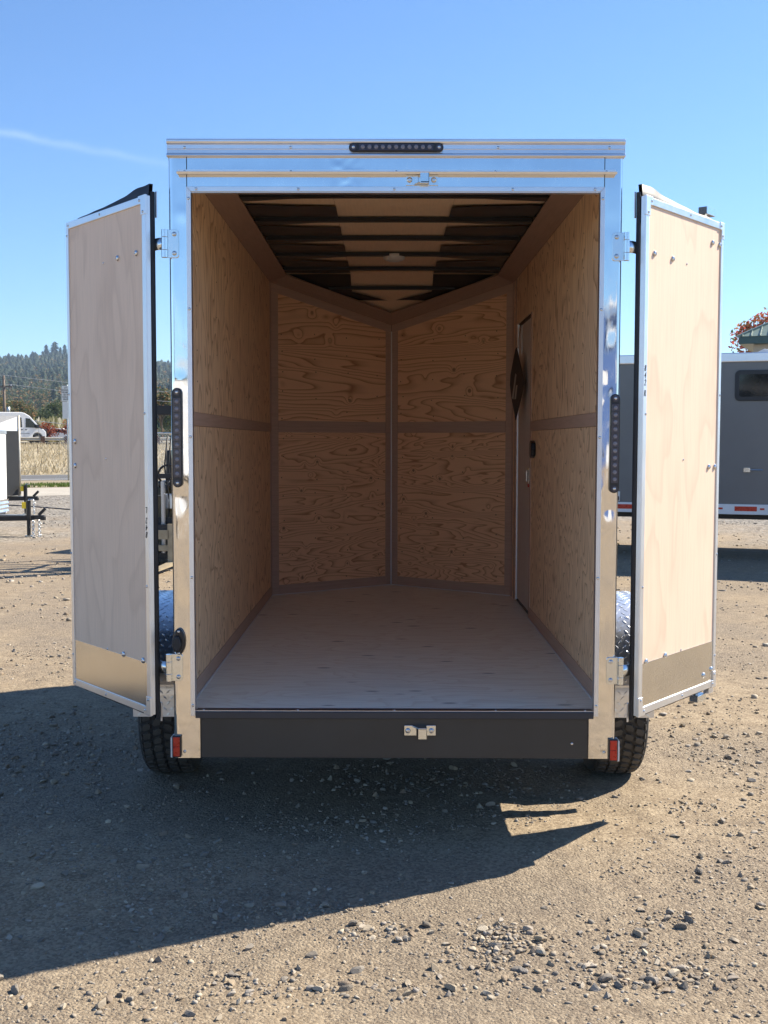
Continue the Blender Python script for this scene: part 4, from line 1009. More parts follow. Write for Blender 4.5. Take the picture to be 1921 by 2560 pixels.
# ------------------------------------------------------------------ hills and far wood
HD = 1500.0
def crest(x):
    """crest height of the far hill, falling away to the right"""
    pts = [(-3000, 70), (-1500, 112), (-800, 108), (-510, 100), (-420, 104), (-300, 94), (-100, 60), (200, 34), (600, 28), (3000, 22)]
    for (a, p), (b, q) in zip(pts, pts[1:]):
        if a <= x <= b: t = (x - a) / (b - a); return p + (q - p) * (t * t * (3 - 2 * t))
    return 30
def hill_z(x, y):
    t = max(0, min(1, (y - 260) / (HD - 260))); s = x / max(200, y) * HD
    c = crest(max(-3000, min(3000, s)))
    return 1.5 + c * (t ** 1.25) + 6 * min(1, 3 * t) * nz(x * .006, y * .006, 5)
def hills():
    b = MB(); b.grid(lambda u, v: (lambda x, y: (x, y, hill_z(x, y) - .5 if v < .98 else -5))(-2600 + 5200 * u, 255 + 1500 * v), 130, 60)
    tag(b.build('hill', MAT['hillsoil'], None, None, True), kind='structure')
    rnd = np.random.RandomState(11)
    T = [conifer_mesh(1, .24, 7, 1), conifer_mesh(1, .30, 6, 2), conifer_mesh(1, .19, 8, 3)]
    D = []
    for i in range(4):
        cl = [(rnd.normal(0, .26), rnd.normal(0, .26), .55 + rnd.normal(0, .17), .26) for _ in range(9)]
        D.append(leafmesh(cl, 130, 1.0, .12, 20 + i))
    out = {'c': ([], [], 0), 'd': ([], [], 0)}
    def put(kind, tpl, x, y, z, s, w):
        V, F = tpl; Vs, Fs, o = out[kind]; a = rnd.uniform(0, 6.28); c, d = math.cos(a), math.sin(a)
        Vs.append(np.stack([(V[:, 0] * c - V[:, 1] * d) * w, (V[:, 0] * d + V[:, 1] * c) * w, V[:, 2] * s], 1) + (x, y, z)); Fs.append(F + o)
        out[kind] = (Vs, Fs, o + len(V))
    def scatter(u0, u1, step, d0=262):
        y = d0
        while y < HD + 30:
            st = step * (.45 + .55 * y / HD); x0, x1 = (u0 - 968) / 2850 * (y + 4.6), (u1 - 968) / 2850 * (y + 4.6); x = x0
            while x < x1:
                px, py = x + rnd.uniform(-.5, .5) * st, y + rnd.uniform(-.5, .5) * st * 1.6
                t = (py - 260) / (HD - 260); z = hill_z(px, py)
                con = rnd.uniform() < .03 + .85 * max(0, t - .15) + .5 * nz(px * .012, py * .006, 8)
                if con: h = rnd.uniform(8, 15) * (.55 + .45 * t); put('c', T[rnd.randint(3)], px, py, z - .6, h, h * rnd.uniform(.8, 1.1))
                else: h = rnd.uniform(5, 9.5) * (.62 + .5 * t); put('d', D[rnd.randint(4)], px, py, z - 1, h, h * rnd.uniform(.8, 1.15))
                x += st
            y += st * 1.7
    scatter(-60, 200, 8.0); scatter(385, 450, 8.0); scatter(-900, -60, 30); scatter(200, 385, 20); scatter(450, 2600, 34)
    for k, nm, mt in (('c', 'conifer_wood', 'leaf_conifer'), ('d', 'autumn_wood', 'leaf_wood')):
        tag(bulk(nm, np.concatenate(out[k][0]), np.concatenate(out[k][1]), MAT[mt]), kind='stuff')
    # the firs that stand clear on the skyline
    me = []
    for i in range(3):
        V, F = conifer_mesh(1, .26, 10, 50 + i); m = bpy.data.meshes.new('crown'); m.from_pydata(V.tolist(), [], F.tolist()); m.materials.append(MAT['leaf_conifer']); me.append(m)
    tr = MB().cyl((0, 0, -.1), (0, 0, .5), .02, 6).mesh('trunk', MAT['bark'])
    lab = ['dark fir on the skyline at the left edge of the photo', 'small fir on the skyline left of the utility pole top', 'slim fir on the skyline above the white van roof', 'fir with a sharp tip on the skyline right of the van', 'tall pointed fir left of the broadest fir on the skyline', 'broadest and tallest fir on the skyline left of the open door', 'thin fir just right of the broadest skyline fir', 'fir on the skyline touching the edge of the left door']
    for i, (u, h, w) in enumerate(((26, 15, .95), (42, 11, .9), (60, 9, .8), (86, 15, 1.1), (120, 22, .8), (141, 25, 1.15), (155, 18, .7), (166, 21, .8))):
        y = HD - 20; x = (u - 968) / 2850 * (y + 4.6); o = tag(empty('fir_tree', (x, y, hill_z(x, y))), lab[i], 'tree', 'firs on the skyline')
        link('crown', me[i % 3], o, Matrix.Diagonal((h * w, h * w, h, 1))); link('trunk', tr, o, Matrix.Diagonal((h, h, h, 1)))
hills()

def at(u, D): return (u - 968) / 2850 * D, D - 4.645
def roadside():
    # reeds, bushes and trees along the highway
    for i, (u, D, w, h) in enumerate(((112, 118, 1.2, 2.0), (127, 120, 1.3, 2.4), (142, 119, 1.5, 2.5), (158, 121, 1.3, 2.2))):
        x, y = at(u, D); root = tag(empty('reed_clump', (x, y, 1.5)), ['lowest pale plumed reed clump beside the white van bonnet', 'pale plumed reed clump second from the white van', 'tallest pale plumed reed clump left of the road sign post', 'pale plumed reed clump behind the road sign post'][i], 'reeds', 'plumed reeds beyond the guard rail')
        rnd = np.random.RandomState(i); V, F, o = [], [], 0
        for k in range(230):
            px, py = rnd.normal(0, w * .45), rnd.normal(0, .6); hh = h * rnd.uniform(.45, 1.05); l = rnd.normal(0, .22, 2) * hh
            s = .085; V += [(px - s, py, 0), (px + s, py, 0), (px + l[0], py + l[1], hh)]; F.append((o, o + 1, o + 2, o + 2)); o += 3
            if k % 3 == 0:
                q = .13; c = (px + l[0], py + l[1], hh); V += [(c[0] - q, c[1], c[2] - .1), (c[0], c[1], c[2] - .45), (c[0] + q, c[1], c[2] - .1), (c[0] + .05, c[1], c[2] + .25)]; F.append((o, o + 1, o + 2, o + 3)); o += 4
        me = bpy.data.meshes.new('stalks'); me.from_pydata(V, [], [tuple(dict.fromkeys(q)) for q in F]); me.materials.append(MAT['reed']); link('stalks', me, root)
    x, y = at(117, 112); broad_tree('red_bush', (x, y, 1.5), 1.7, 1.0, MAT['leaf_red'], 'rusty red bush beside the white van bonnet', 'bush', 4, 700, .10)
    x, y = at(178, 112); broad_tree('crimson_bush', (x, y, 1.5), 2.0, 1.0, MAT['leaf_red'], 'dark crimson bush at the edge of the left door', 'bush', 5, 700, .10)
    for i, (u, D, h, rd, m, lb) in enumerate(((140, 190, 6.4, 2.2, 'leaf_green', 'yellow green round tree left of the blank road sign'), (118, 185, 4.6, 2.2, 'leaf_green', 'low dark green tree behind the plumed reeds'), (97, 195, 4.8, 1.9, 'leaf_green', 'mid green tree above the white van bonnet'), (70, 190, 5.6, 2.0, 'leaf_wood', 'autumn tinted tree above the white van windscreen'), (44, 185, 6.2, 2.1, 'leaf_wood', 'olive and rust tree right of the utility pole'), (20, 180, 5.4, 2.0, 'leaf_wood', 'small olive tree behind the utility pole'), (-20, 170, 7, 2.6, 'leaf_wood', 'olive tree left of the utility pole beyond the edge'), (404, 130, 5.6, 1.7, 'leaf_wood', 'yellowing bush seen in the gap above the forklift'), (440, 160, 5.0, 2.4, 'leaf_green', 'dark bush behind the forklift mast'))):
        x, y = at(u, D); broad_tree('roadside_tree', (x, y, 1.5), h, rd, MAT[m], lb, 'tree', 30 + i, 2200, .17, .85, 'trees beyond the highway')
    # guard rail: W beam on posts, along the highway edge
    root = tag(empty('guard_rail', (0, 0, 0)), 'weathered highway guard rail on wooden posts above the dry grass bank', 'guard rail')
    n = 92.5
    P = lambda s: Vector((*sn(s, n), 0)); s0 = -66
    for i in range(56):
        a = P(s0 + 1.9 * i); b = MB(); b.box(-.15, .15, -.40, -.12, 1.0, 2.03, Matrix.Translation(a) @ Matrix.Rotation(R(25), 4, 'Z')); b.build('rail_post', MAT['rust'], root)
        if i % 2 == 0:
            q = P(s0 + 1.9 * i + 3.78); m = frame((a.x, a.y, 0), q - a, (0, 0, 1)); L = (q - a).length; b = MB()
            pr = [(.0, 1.66), (.06, 1.70), (.06, 1.74), (.0, 1.80), (.06, 1.86), (.06, 1.90), (.0, 1.94)]
            b.v = [m @ Vector((e, z, .12 + d + t)) for e in (0, L) for t in (0, .01) for d, z in pr]
            k = len(pr); b.f = [(j, j + 1, 2 * k + j + 1, 2 * k + j) for j in range(k - 1)] + [(k + j, 3 * k + j, 3 * k + j + 1, k + j + 1) for j in range(k - 1)]
            b.build('rail_beam', MAT['rail'], root, None, False, 0, False)
    # road sign
    x, y = at(168.5, 47.7); root = tag(empty('road_sign', (x, y, 0)), 'tall steel post with a lettered ordinance sign above a blank sign', 'road sign')
    MB().tube([(0, 0, 0), (0, 0, 4.0)], .032, 8).build('post', MAT['post'], root, None, True)
    for nm, zc, dx, w, h in (('lettered_sign', 3.63, -.05, .37, .66), ('blank_sign', 2.94, 0, .40, .70)):
        p = rect(-w / 2, w / 2, -h / 2, h / 2); M = Matrix.Translation((dx, -.04, zc)) @ frame((0, 0, 0), (1, 0, 0), (0, 0, 1))
        o = MB().prism(p, .006).build(nm, MAT['signface'], root, M, False, .012)
        if 'letter' in nm:
            link('lettering', glyphs('CITY\nORDINANCE\nPROHIBITS\nUSE OF\nEXHAUST\nBRAKES', .088, MAT['ink'], 0, .001, .98), o, Matrix.Translation((0, 0, .004)) @ Matrix.Diagonal((.70, 1.1, 1, 1)))
            bd = MB(); 
            for a, b_, c, d in ((-.175, .175, .314, .320), (-.175, .175, -.320, -.314), (-.175, -.169, -.320, .320), (.169, .175, -.320, .320)): bd.box(a, b_, c, d, .001, .003)
            bd.build('border', MAT['ink'], o)
    x, y = at(93.5, 70); root = tag(empty('marker_stake', (x, y, field_z(62))), 'thin rusty stake standing in the dry grass bank', 'stake')
    MB().tube([(0, 0, -.6), (0, 0, 1.0)], .02, 5).build('stake', MAT['rust'], root)
    # utility pole and its lines
    x, y = at(12, 112); root = tag(empty('utility_pole', (x, y, 1.4)), 'brown wooden utility pole with a crossarm and grey transformer', 'utility pole')
    MB().tube([(0, 0, -.5), (0, 0, 6.6)], [.17, .12], 9).build('pole', MAT['wood_pole'], root, None, True)
    MB().box(-.22 - .6, .22 + .6, -.06, .06, 5.45, 5.58).build('crossarm', MAT['wood_pole'], root)
    MB().box(-.3, .5, -.05, .05, 2.4, 2.48).build('bracket', MAT['wood_pole'], root)
    MB().cyl((.42, -.1, 2.9), (.42, -.1, 3.55), .17, 12).build('transformer', MAT['post'], root, None, True)
    for a in (-.7, 0, .7): MB().cyl((a, 0, 5.58), (a, 0, 5.74), .05, 8).build('insulator', MAT['plastic_w'], root)
    for a, z, sag, r_, lb in ((0, 6.65, .8, .018, 'topmost power line crossing the wooded hill'), (.7, 5.74, .9, .018, 'second power line crossing the wooded hill'), (.2, 2.5, .8, .028, 'third power line, low across the wooded hill'), (.2, 2.35, 1.9, .035, 'lowest and thickest line, sagging across the wooded hill')):
        p, q = Vector((x + a, y, 1.4 + z)), Vector((x + 46, y + 10, z - .9)); b = MB()
        for e in (p, Vector((x - 30, y - 6, z + 1.4))):
            pass
        pts = [p.lerp(q, t / 30) - Vector((0, 0, 4 * sag * (t / 30) * (1 - t / 30))) for t in range(31)]
        lf = [p.lerp(Vector((x - 40, y - 4, 1.4 + z)), t / 12) - Vector((0, 0, 4 * .6 * (t / 12) * (1 - t / 12))) for t in range(13)][::-1][:-1]
        b.tube(lf + pts, r_, 4); tag(b.build('power_line', MAT['wire'], None, None, True), lb, 'power line', 'lines on the utility pole')
    x, y = at(1300, 118); root = tag(empty('utility_pole', (x + 6, y, 1.4)), 'plain wooden utility pole far behind the trailer', 'utility pole')
    MB().tube([(0, 0, -.5), (0, 0, 6.6)], [.17, .12], 9).build('pole', MAT['wood_pole'], root, None, True)
roadside()

def van():
    x, y = at(107, 97); rz = R(33)
    root = tag(empty('passenger_van', (x, y, 1.5), None, rz), 'white high roofed passenger van driving along the highway', 'van')
    prof = [(-5.6, .42), (-5.62, 1.0), (-5.5, 2.35), (-5.3, 2.5), (-2.1, 2.52), (-1.75, 2.45), (-1.35, 2.2), (-.55, 1.32), (-.18, 1.08), (-.02, .9), (0, .55), (-.05, .42), (-.30, .40), (-.36, .62), (-.5, .78), (-.74, .84), (-.98, .78), (-1.12, .62), (-1.17, .40), (-4.2, .40), (-4.26, .66), (-4.5, .80), (-4.8, .80), (-5.0, .66), (-5.05, .42)]
    M = frame((0, -1.0, 0), (1, 0, 0), (0, 0, 1))
    MB().prism(prof, 2.0, M).build('body', MAT['white'], root, None, False, .05)
    for nm, p in (('front_window', [(-1.72, 1.26), (-.68, 1.22), (-.95, 1.56), (-1.36, 2.0), (-1.70, 2.04)]), ('side_window', [(-2.9, 1.28), (-2.0, 1.28), (-2.05, 2.08), (-2.9, 2.08)]), ('side_window', [(-4.2, 1.28), (-3.05, 1.28), (-3.05, 2.08), (-4.2, 2.08)]), ('side_window', [(-5.35, 1.28), (-4.35, 1.28), (-4.35, 2.08), (-5.3, 2.08)])):
        MB().prism(p, .02, M, .012).build(nm, MAT['glass'], root, None, False, .004)
        f_ = [(a + .0, b) for a, b in p]
    b = MB()
    for a in (-1.86, -2.98, -.62): b.box(a - .008, a + .008, -1.006, -.99, .5, 1.25)
    b.box(-5.5, -1.4, -1.012, -.99, .72, .80); b.build('door_seam', MAT['wire'], root)
    for a in (-2.0, -1.66): MB().box(a - .12, a + .06, -1.03, -.99, 1.04, 1.10).build('door_handle', MAT['blk'], root)
    MB().box(-.92, -.66, -1.25, -1.0, 1.20, 1.50).build('mirror', MAT['blk'], root, None, False, .03)
    MB().prism([(-.62, 1.24), (-.34, 1.12), (-.30, 1.16), (-.62, 1.36)], .012, M, .004).build('wiper_cowl', MAT['blk'], root)
    MB().add([(-1.34, -.85, 2.16), (-.60, -.95, 1.36), (-.60, .95, 1.36), (-1.34, .85, 2.16), (-1.30, -.85, 2.20), (-.55, -.95, 1.38), (-.55, .95, 1.38), (-1.30, .85, 2.20)], [(0, 1, 2, 3), (4, 5, 6, 7), (0, 1, 5, 4), (1, 2, 6, 5), (2, 3, 7, 6), (3, 0, 4, 7)]).build('windscreen', MAT['glass'], root)
    MB().box(-.22, .01, -.98, -.72, .92, 1.12).build('headlight', MAT['lens'], root, None, False, .03)
    MB().box(-.16, .04, -.9, .9, .42, .66).build('bumper', MAT['blk'], root, None, False, .03)
    for a in (-.74, -4.64):
        for yy in (-.88, .88):
            w = empty('wheel', (a, yy, .36), root); Q = Matrix.Rotation(R(90), 4, 'Z')
            MB().lathe([(.20, -.1), (.34, -.1), (.36, -.06), (.36, .06), (.34, .1), (.20, .1)], 24, Q).build('tyre', MAT['tyre'], w, None, True)
            MB().lathe([(.001, -.07), (.2, -.09), (.2, .09), (.001, .07)], 20, Q).build('rim', MAT['hubsteel'], w)
    x, y = at(152, 116); root = tag(empty('parked_car', (x, y, 1.5), None, R(10)), 'low white car beyond the guard rail right of the red bush', 'car')
    prof = [(-2.1, .35), (-2.15, .8), (-1.7, .95), (-1.1, 1.38), (.3, 1.40), (.95, .98), (1.9, .86), (2.1, .6), (2.05, .35)]
    MB().prism(prof, 1.7, frame((0, -.85, 0), (1, 0, 0), (0, 0, 1))).build('body', MAT['white'], root, None, False, .05)
    MB().prism([(-1.45, .95), (-1.0, 1.3), (.25, 1.32), (.75, .98)], .02, frame((0, -.85, 0), (1, 0, 0), (0, 0, 1)), .012).build('window', MAT['glass'], root)
    for a in (-1.35, 1.3): MB().cyl((a, -.87, .32), (a, -.6, .32), .32, 18).build('wheel', MAT['tyre'], root)
van()

def chain(b, p, n, l):
    p = Vector(p)
    for i in range(n):
        c = p - Vector((0, 0, l * i)); k = 8
        ring = [c + Vector(((math.cos(2 * math.pi * t / k) * .022 if i % 2 else 0), (0 if i % 2 else math.cos(2 * math.pi * t / k) * .022), math.sin(2 * math.pi * t / k) * l * .62)) for t in range(k + 1)]
        b.tube(ring, .008, 4)
def tongue(root, xf, xt, yc, zt, foot):
    for nm, s in (('tongue_beam', -1), ('tongue_beam', 1)):
        MB().beam((xf - .9, yc + s * .5, zt), (xt - .2, yc + s * .03, zt), .06, .085).build(nm, MAT['chassis'], root)
    b = MB(); b.beam((xt - .28, yc, zt + .01), (xt, yc, zt + .01), .07, .075); b.cyl((xt - .02, yc, zt - .04), (xt - .02, yc, zt + .03), .045, 10)
    b.build('coupler', MAT['chassis'], root, None, False, .008)
    MB().beam((xt - .1, yc, zt + .05), (xt + .02, yc, zt + .17), .03, .05).build('coupler_latch', MAT['chassis'], root)
    j = xt - .26
    k = empty('jack', (j, yc - .06, 0), root)
    MB().cyl((0, 0, zt - .02), (0, 0, zt + .31), .042, 12).build('jack_tube', MAT['chassis'], k)
    MB().cyl((0, 0, .02), (0, 0, zt), .033, 12).build('jack_leg', MAT['chassis'], k)
    MB().cyl((0, 0, 0), (0, 0, .02), .07, 12).build('jack_foot', MAT['zinc'], k)
    MB().box(-.11, -.04, -.02, .02, zt + .17, zt + .28).build('warning_label', MAT['yellow'], k)
    MB().tube([(0, 0, zt + .31), (0, 0, zt + .33), (.10, 0, zt + .33)], .010, 6).build('crank', MAT['zinc'], k)
    for d in (.09, .20):
        b = MB(); chain(b, (j + d, yc - .1, zt - .05), 9, .036); b.build('safety_chain', MAT['zinc'], root, None, True)
    MB().box(xf, j - .1, yc - .03, yc + .03, zt + .045, zt + .06).build('conduit', MAT['galv'], root)
def yard_trailers():
    # low white utility trailer, pointing right
    x, y = -6.985, 14.66; root = tag(empty('utility_trailer', (x, y, 0)), 'low white trailer with a ribbed metal stone guard and black tongue, nearest on the left', 'trailer')
    MB().box(-3.0, 0, 0, 1.5, .62, 1.84).build('body', MAT['white'], root, None, False, .01)
    MB().box(-3.02, .012, -.01, 1.51, 1.80, 1.87).build('top_rail', MAT['alu_x'], root, None, False, .006)
    b = MB()
    pr = []
    for i in range(7): pr += [(-.004 - .018 * (i % 2 == 0), .40 + .22 * i / 6)]
    for (d0, z0), (d1, z1) in zip(pr, pr[1:]):
        b.add([(-1.2, d0, z0), (.012 - d0, d0, z0), (.012 - d1, d1, z1), (-1.2, d1, z1), (.012 - d0, 1.5, z0), (.012 - d1, 1.5, z1)], [(0, 1, 2, 3), (1, 4, 5, 2)])
    b.build('stone_guard', MAT['alu_x'], root); MB().box(-3, -.01, .01, 1.5, .36, .64).build('lower_body', MAT['white'], root)
    MB().box(-3.0, 0, .1, 1.4, .29, .37).build('frame', MAT['chassis'], root)
    w = empty('wheel', (-1.8, -.05, .3), root); Q = Matrix.Rotation(R(90), 4, 'Z')
    MB().lathe([(.15, -.09), (.28, -.09), (.3, -.06), (.3, .06), (.28, .09), (.15, .09)], 24, Q).build('tyre', MAT['tyre'], w, None, True); MB().lathe([(.001, -.06), (.15, -.08), (.15, .08), (.001, .06)], 16, Q).build('rim', MAT['hubsteel'], w)
    tongue(root, 0, .92, .70, .325, 0)
    # taller V nosed trailer behind it
    x, y = at(43, 26); root = tag(empty('enclosed_trailer', (x, y, 0)), 'taller shaded V nosed trailer with silver nose trim behind the low white trailer', 'trailer')
    pl = [(-4, -.9), (-.55, -.9), (0, 0), (-.55, .9), (-4, .9)]
    MB().prism(pl, 1.5, None, 1.93).build('body', MAT['gray_skin'] if False else MAT['white'], root, None, False, .004)
    b = MB(); v = [(-4, -.92, 2.27), (-.35, -.92, 2.24), (.02, 0, 2.24), (-.35, .92, 2.24), (-4, .92, 2.27)]; w_ = [(-4, -.92, 1.98), (-.56, -.92, 1.90), (.02, 0, 1.86), (-.56, .92, 1.90), (-4, .92, 1.98)]
    b.add(w_ + v, [(4, 3, 2, 1, 0), (5, 6, 7, 8, 9)] + [(i, (i + 1) % 5, 5 + (i + 1) % 5, 5 + i) for i in range(5)]); b.build('nose_cap', MAT['white'], root)
    for s in (-1, 1):
        d = Vector((.55, -s * .9 * -1 if False else .9, 0))
        b = MB(); p, q = Vector((-.52, s * .905, 0)), Vector((.004, s * .03, 0)); n_ = Vector((.9, s * .55, 0)).normalized() * .012
        b.add([(*(p.lerp(q, t) + n_ * e).xy, z) for t in (.42, 1.0) for e in (-1, 1) for z in (.44, 1.90)], [(0, 1, 5, 4), (2, 6, 7, 3), (0, 2, 3, 1), (4, 5, 7, 6), (1, 3, 7, 5), (0, 4, 6, 2)]); b.build('nose_panel', MAT['chassis'], root)
        b = MB(); b.beam((-4, s * .91, 1.94), (-.55, s * .91, 1.86), .03, .06); b.beam((-.55, s * .91, 1.86), (0, s * .02, 1.82), .03, .06); b.build('trim_band', MAT['chassis'], root)
    MB().cyl((.008, 0, .42), (.008, 0, 2.25), .036, 10).build('nose_trim', MAT['rail'], root, None, True)
    MB().prism([(-4, -.912), (-.56, -.912), (-.56, -.9), (-4, -.9)], .34, None, .78).build('stone_guard', MAT['chassis'], root)
    MB().box(-4, -.4, -.85, .85, .32, .43).build('frame', MAT['chassis'], root)
    w = empty('wheel', (-2.4, -.98, .34), root)
    MB().lathe([(.18, -.1), (.32, -.1), (.34, -.06), (.34, .06), (.32, .1), (.18, .1)], 24, Q).build('tyre', MAT['tyre'], w, None, True); MB().lathe([(.001, -.06), (.18, -.08), (.18, .08), (.001, .06)], 16, Q).build('rim', MAT['hubsteel'], w)
    tongue(root, -.5, .42, 0, .36, 0)
yard_trailers()

def forklift():
    x, y = at(411, 14.6)
    root = tag(empty('forklift', (x - .30, y + .5, 0), None, R(-6)), 'dark forklift with a tall black mast parked behind the left door', 'forklift')
    for s in (-1, 1):
        MB().box(s * .40 - .045, s * .40 + .045, -.10, .06, .08, 2.16).build('mast_rail', MAT['chassis'], root, None, False, .006)
        MB().box(s * .335 - .02, s * .335 + .02, -.07, .05, .12, 2.02).build('inner_rail', MAT['chassis'], root, None, False, .006)
        f_ = empty('fork', (s * .33, 0, 0), root)
        MB().box(-.05, .05, -.24, -.20, .10, .60).build('fork_shank', MAT['forksteel'], f_); MB().prism([(-1.15, .06), (-.20, .06), (-.20, .105), (-1.15, .075)], .10, frame((-.05, 0, 0), (0, 1, 0), (0, 0, 1)), .10).build('fork_blade', MAT['forksteel'], f_)
        MB().cyl((s * .16, -.02, .2), (s * .16, -.02, 1.15), .03, 10).build('lift_cylinder', MAT['hubsteel'], root)
        w = empty('wheel', (s * .46, .30, .28), root)
        MB().lathe([(.14, -.1), (.26, -.1), (.28, -.07), (.28, .07), (.26, .1), (.14, .1)], 24).build('tyre', MAT['tyre'], w, None, True); MB().lathe([(.001, -.06), (.14, -.08), (.14, .08), (.001, .06)], 16).build('rim', MAT['machine'], w)
        w = empty('wheel', (s * .40, 1.65, .22), root); MB().lathe([(.12, -.08), (.2, -.08), (.22, -.05), (.22, .05), (.2, .08), (.12, .08)], 20).build('tyre', MAT['tyre'], w, None, True)
        MB().beam((s * .44, .42, .95), (s * .44, .52, 2.04), .05, .05).build('guard_post', MAT['chassis'], root); MB().beam((s * .44, 1.62, .95), (s * .44, 1.45, 2.04), .05, .05).build('guard_post', MAT['chassis'], root)
        MB().beam((s * .44, .50, 2.06), (s * .44, 1.47, 2.06), .05, .05).build('guard_rail', MAT['chassis'], root)
    for z, h in ((2.09, .12), (1.22, .06), (.62, .10), (.16, .08)): MB().box(-.45, .45, .0, .05, z - h / 2, z + h / 2).build('mast_crossbar', MAT['chassis'], root, None, False, .005)
    for z in (.28, .55): MB().box(-.46, .46, -.20, -.15, z - .04, z + .04).build('carriage_bar', MAT['forksteel'] if z < .3 else MAT['chassis'], root, None, False, .005)
    for i in range(5): MB().box(-.44, .44, .55 + .21 * i, .60 + .21 * i, 2.05, 2.08).build('guard_slat', MAT['chassis'], root)
    MB().prism([(.16, .20), (1.95, .20), (1.95, .95), (1.75, 1.05), (1.25, 1.02), (.85, .55), (.42, .55), (.36, .95), (.18, .95)], .84, frame((-.42, 0, 0), (0, 1, 0), (0, 0, 1)), .84).build('body', MAT['machine'], root, None, False, .02)
    MB().box(-.24, .24, 1.0, 1.45, 1.02, 1.12).build('seat', MAT['blk'], root, None, False, .03); MB().box(-.24, .24, 1.40, 1.50, 1.10, 1.55).build('seat_back', MAT['blk'], root, None, False, .03)
    for dx in (.20, .25): MB().tube([(dx, .03, .3), (dx + .02, .06, .9), (dx - .03, .02, 1.35), (dx + .01, .04, 1.75)], .012, 6).build('hydraulic_hose', MAT['rubber'], root, None, True)
    MB().box(.14, .30, .05, .12, .78, .98).build('valve_block', MAT['galv'], root, None, False, .01); MB().box(.12, .30, -.24, -.20, .40, .52).build('side_bracket', MAT['forksteel'], root)
    Q = Matrix.Translation((0.08, .62, 1.20)) @ Matrix.Rotation(R(-60), 4, 'X')
    b = MB(); b.tube([Q @ Vector((.18 * math.cos(t * math.pi / 12), .18 * math.sin(t * math.pi / 12), 0)) for t in range(25)], .016, 6); b.tube([Q @ Vector((0, 0, 0)), Vector((0, .45, .9))], .022, 6); b.tube([Q @ Vector((-.18, 0, 0)), Q @ Vector((.18, 0, 0))], .012, 6)
    b.build('steering_wheel', MAT['blk'], root, None, True)
forklift()

def chain_link():
    x, y = at(413, 44); root = tag(empty('chain_link_fence', (x, y, 0)), 'chain link fence with a pale top rail seen through the gap beside the forklift', 'fence')
    for a in (-2.4, 0.9, 4.2): MB().cyl((a, 0, 0), (a, 0, 2.0), .035, 8).build('fence_post', MAT['galv'], root)
    MB().cyl((-2.4, 0, 1.97), (4.2, 0, 1.97), .025, 8).build('top_rail', MAT['galv'], root)
    b = MB(); k = 0
    for i in range(-20, 66):
        for s in (-1, 1):
            x0 = -2.4 + .1 * i; pts = []
            for t in range(2):
                zz = .1 + 1.85 * t; pts.append((x0 + s * (zz - .1) + (0 if s > 0 else 1.85), 0, zz))
            (xa, _, za), (xb, _, zb) = pts
            b.beam((xa, s * .006, za), (xb, s * .006, zb), .006, .006, (0, 1, 0))
    b.build('wire_mesh', MAT['galv'], root)['kind'] = 'stuff'
chain_link()

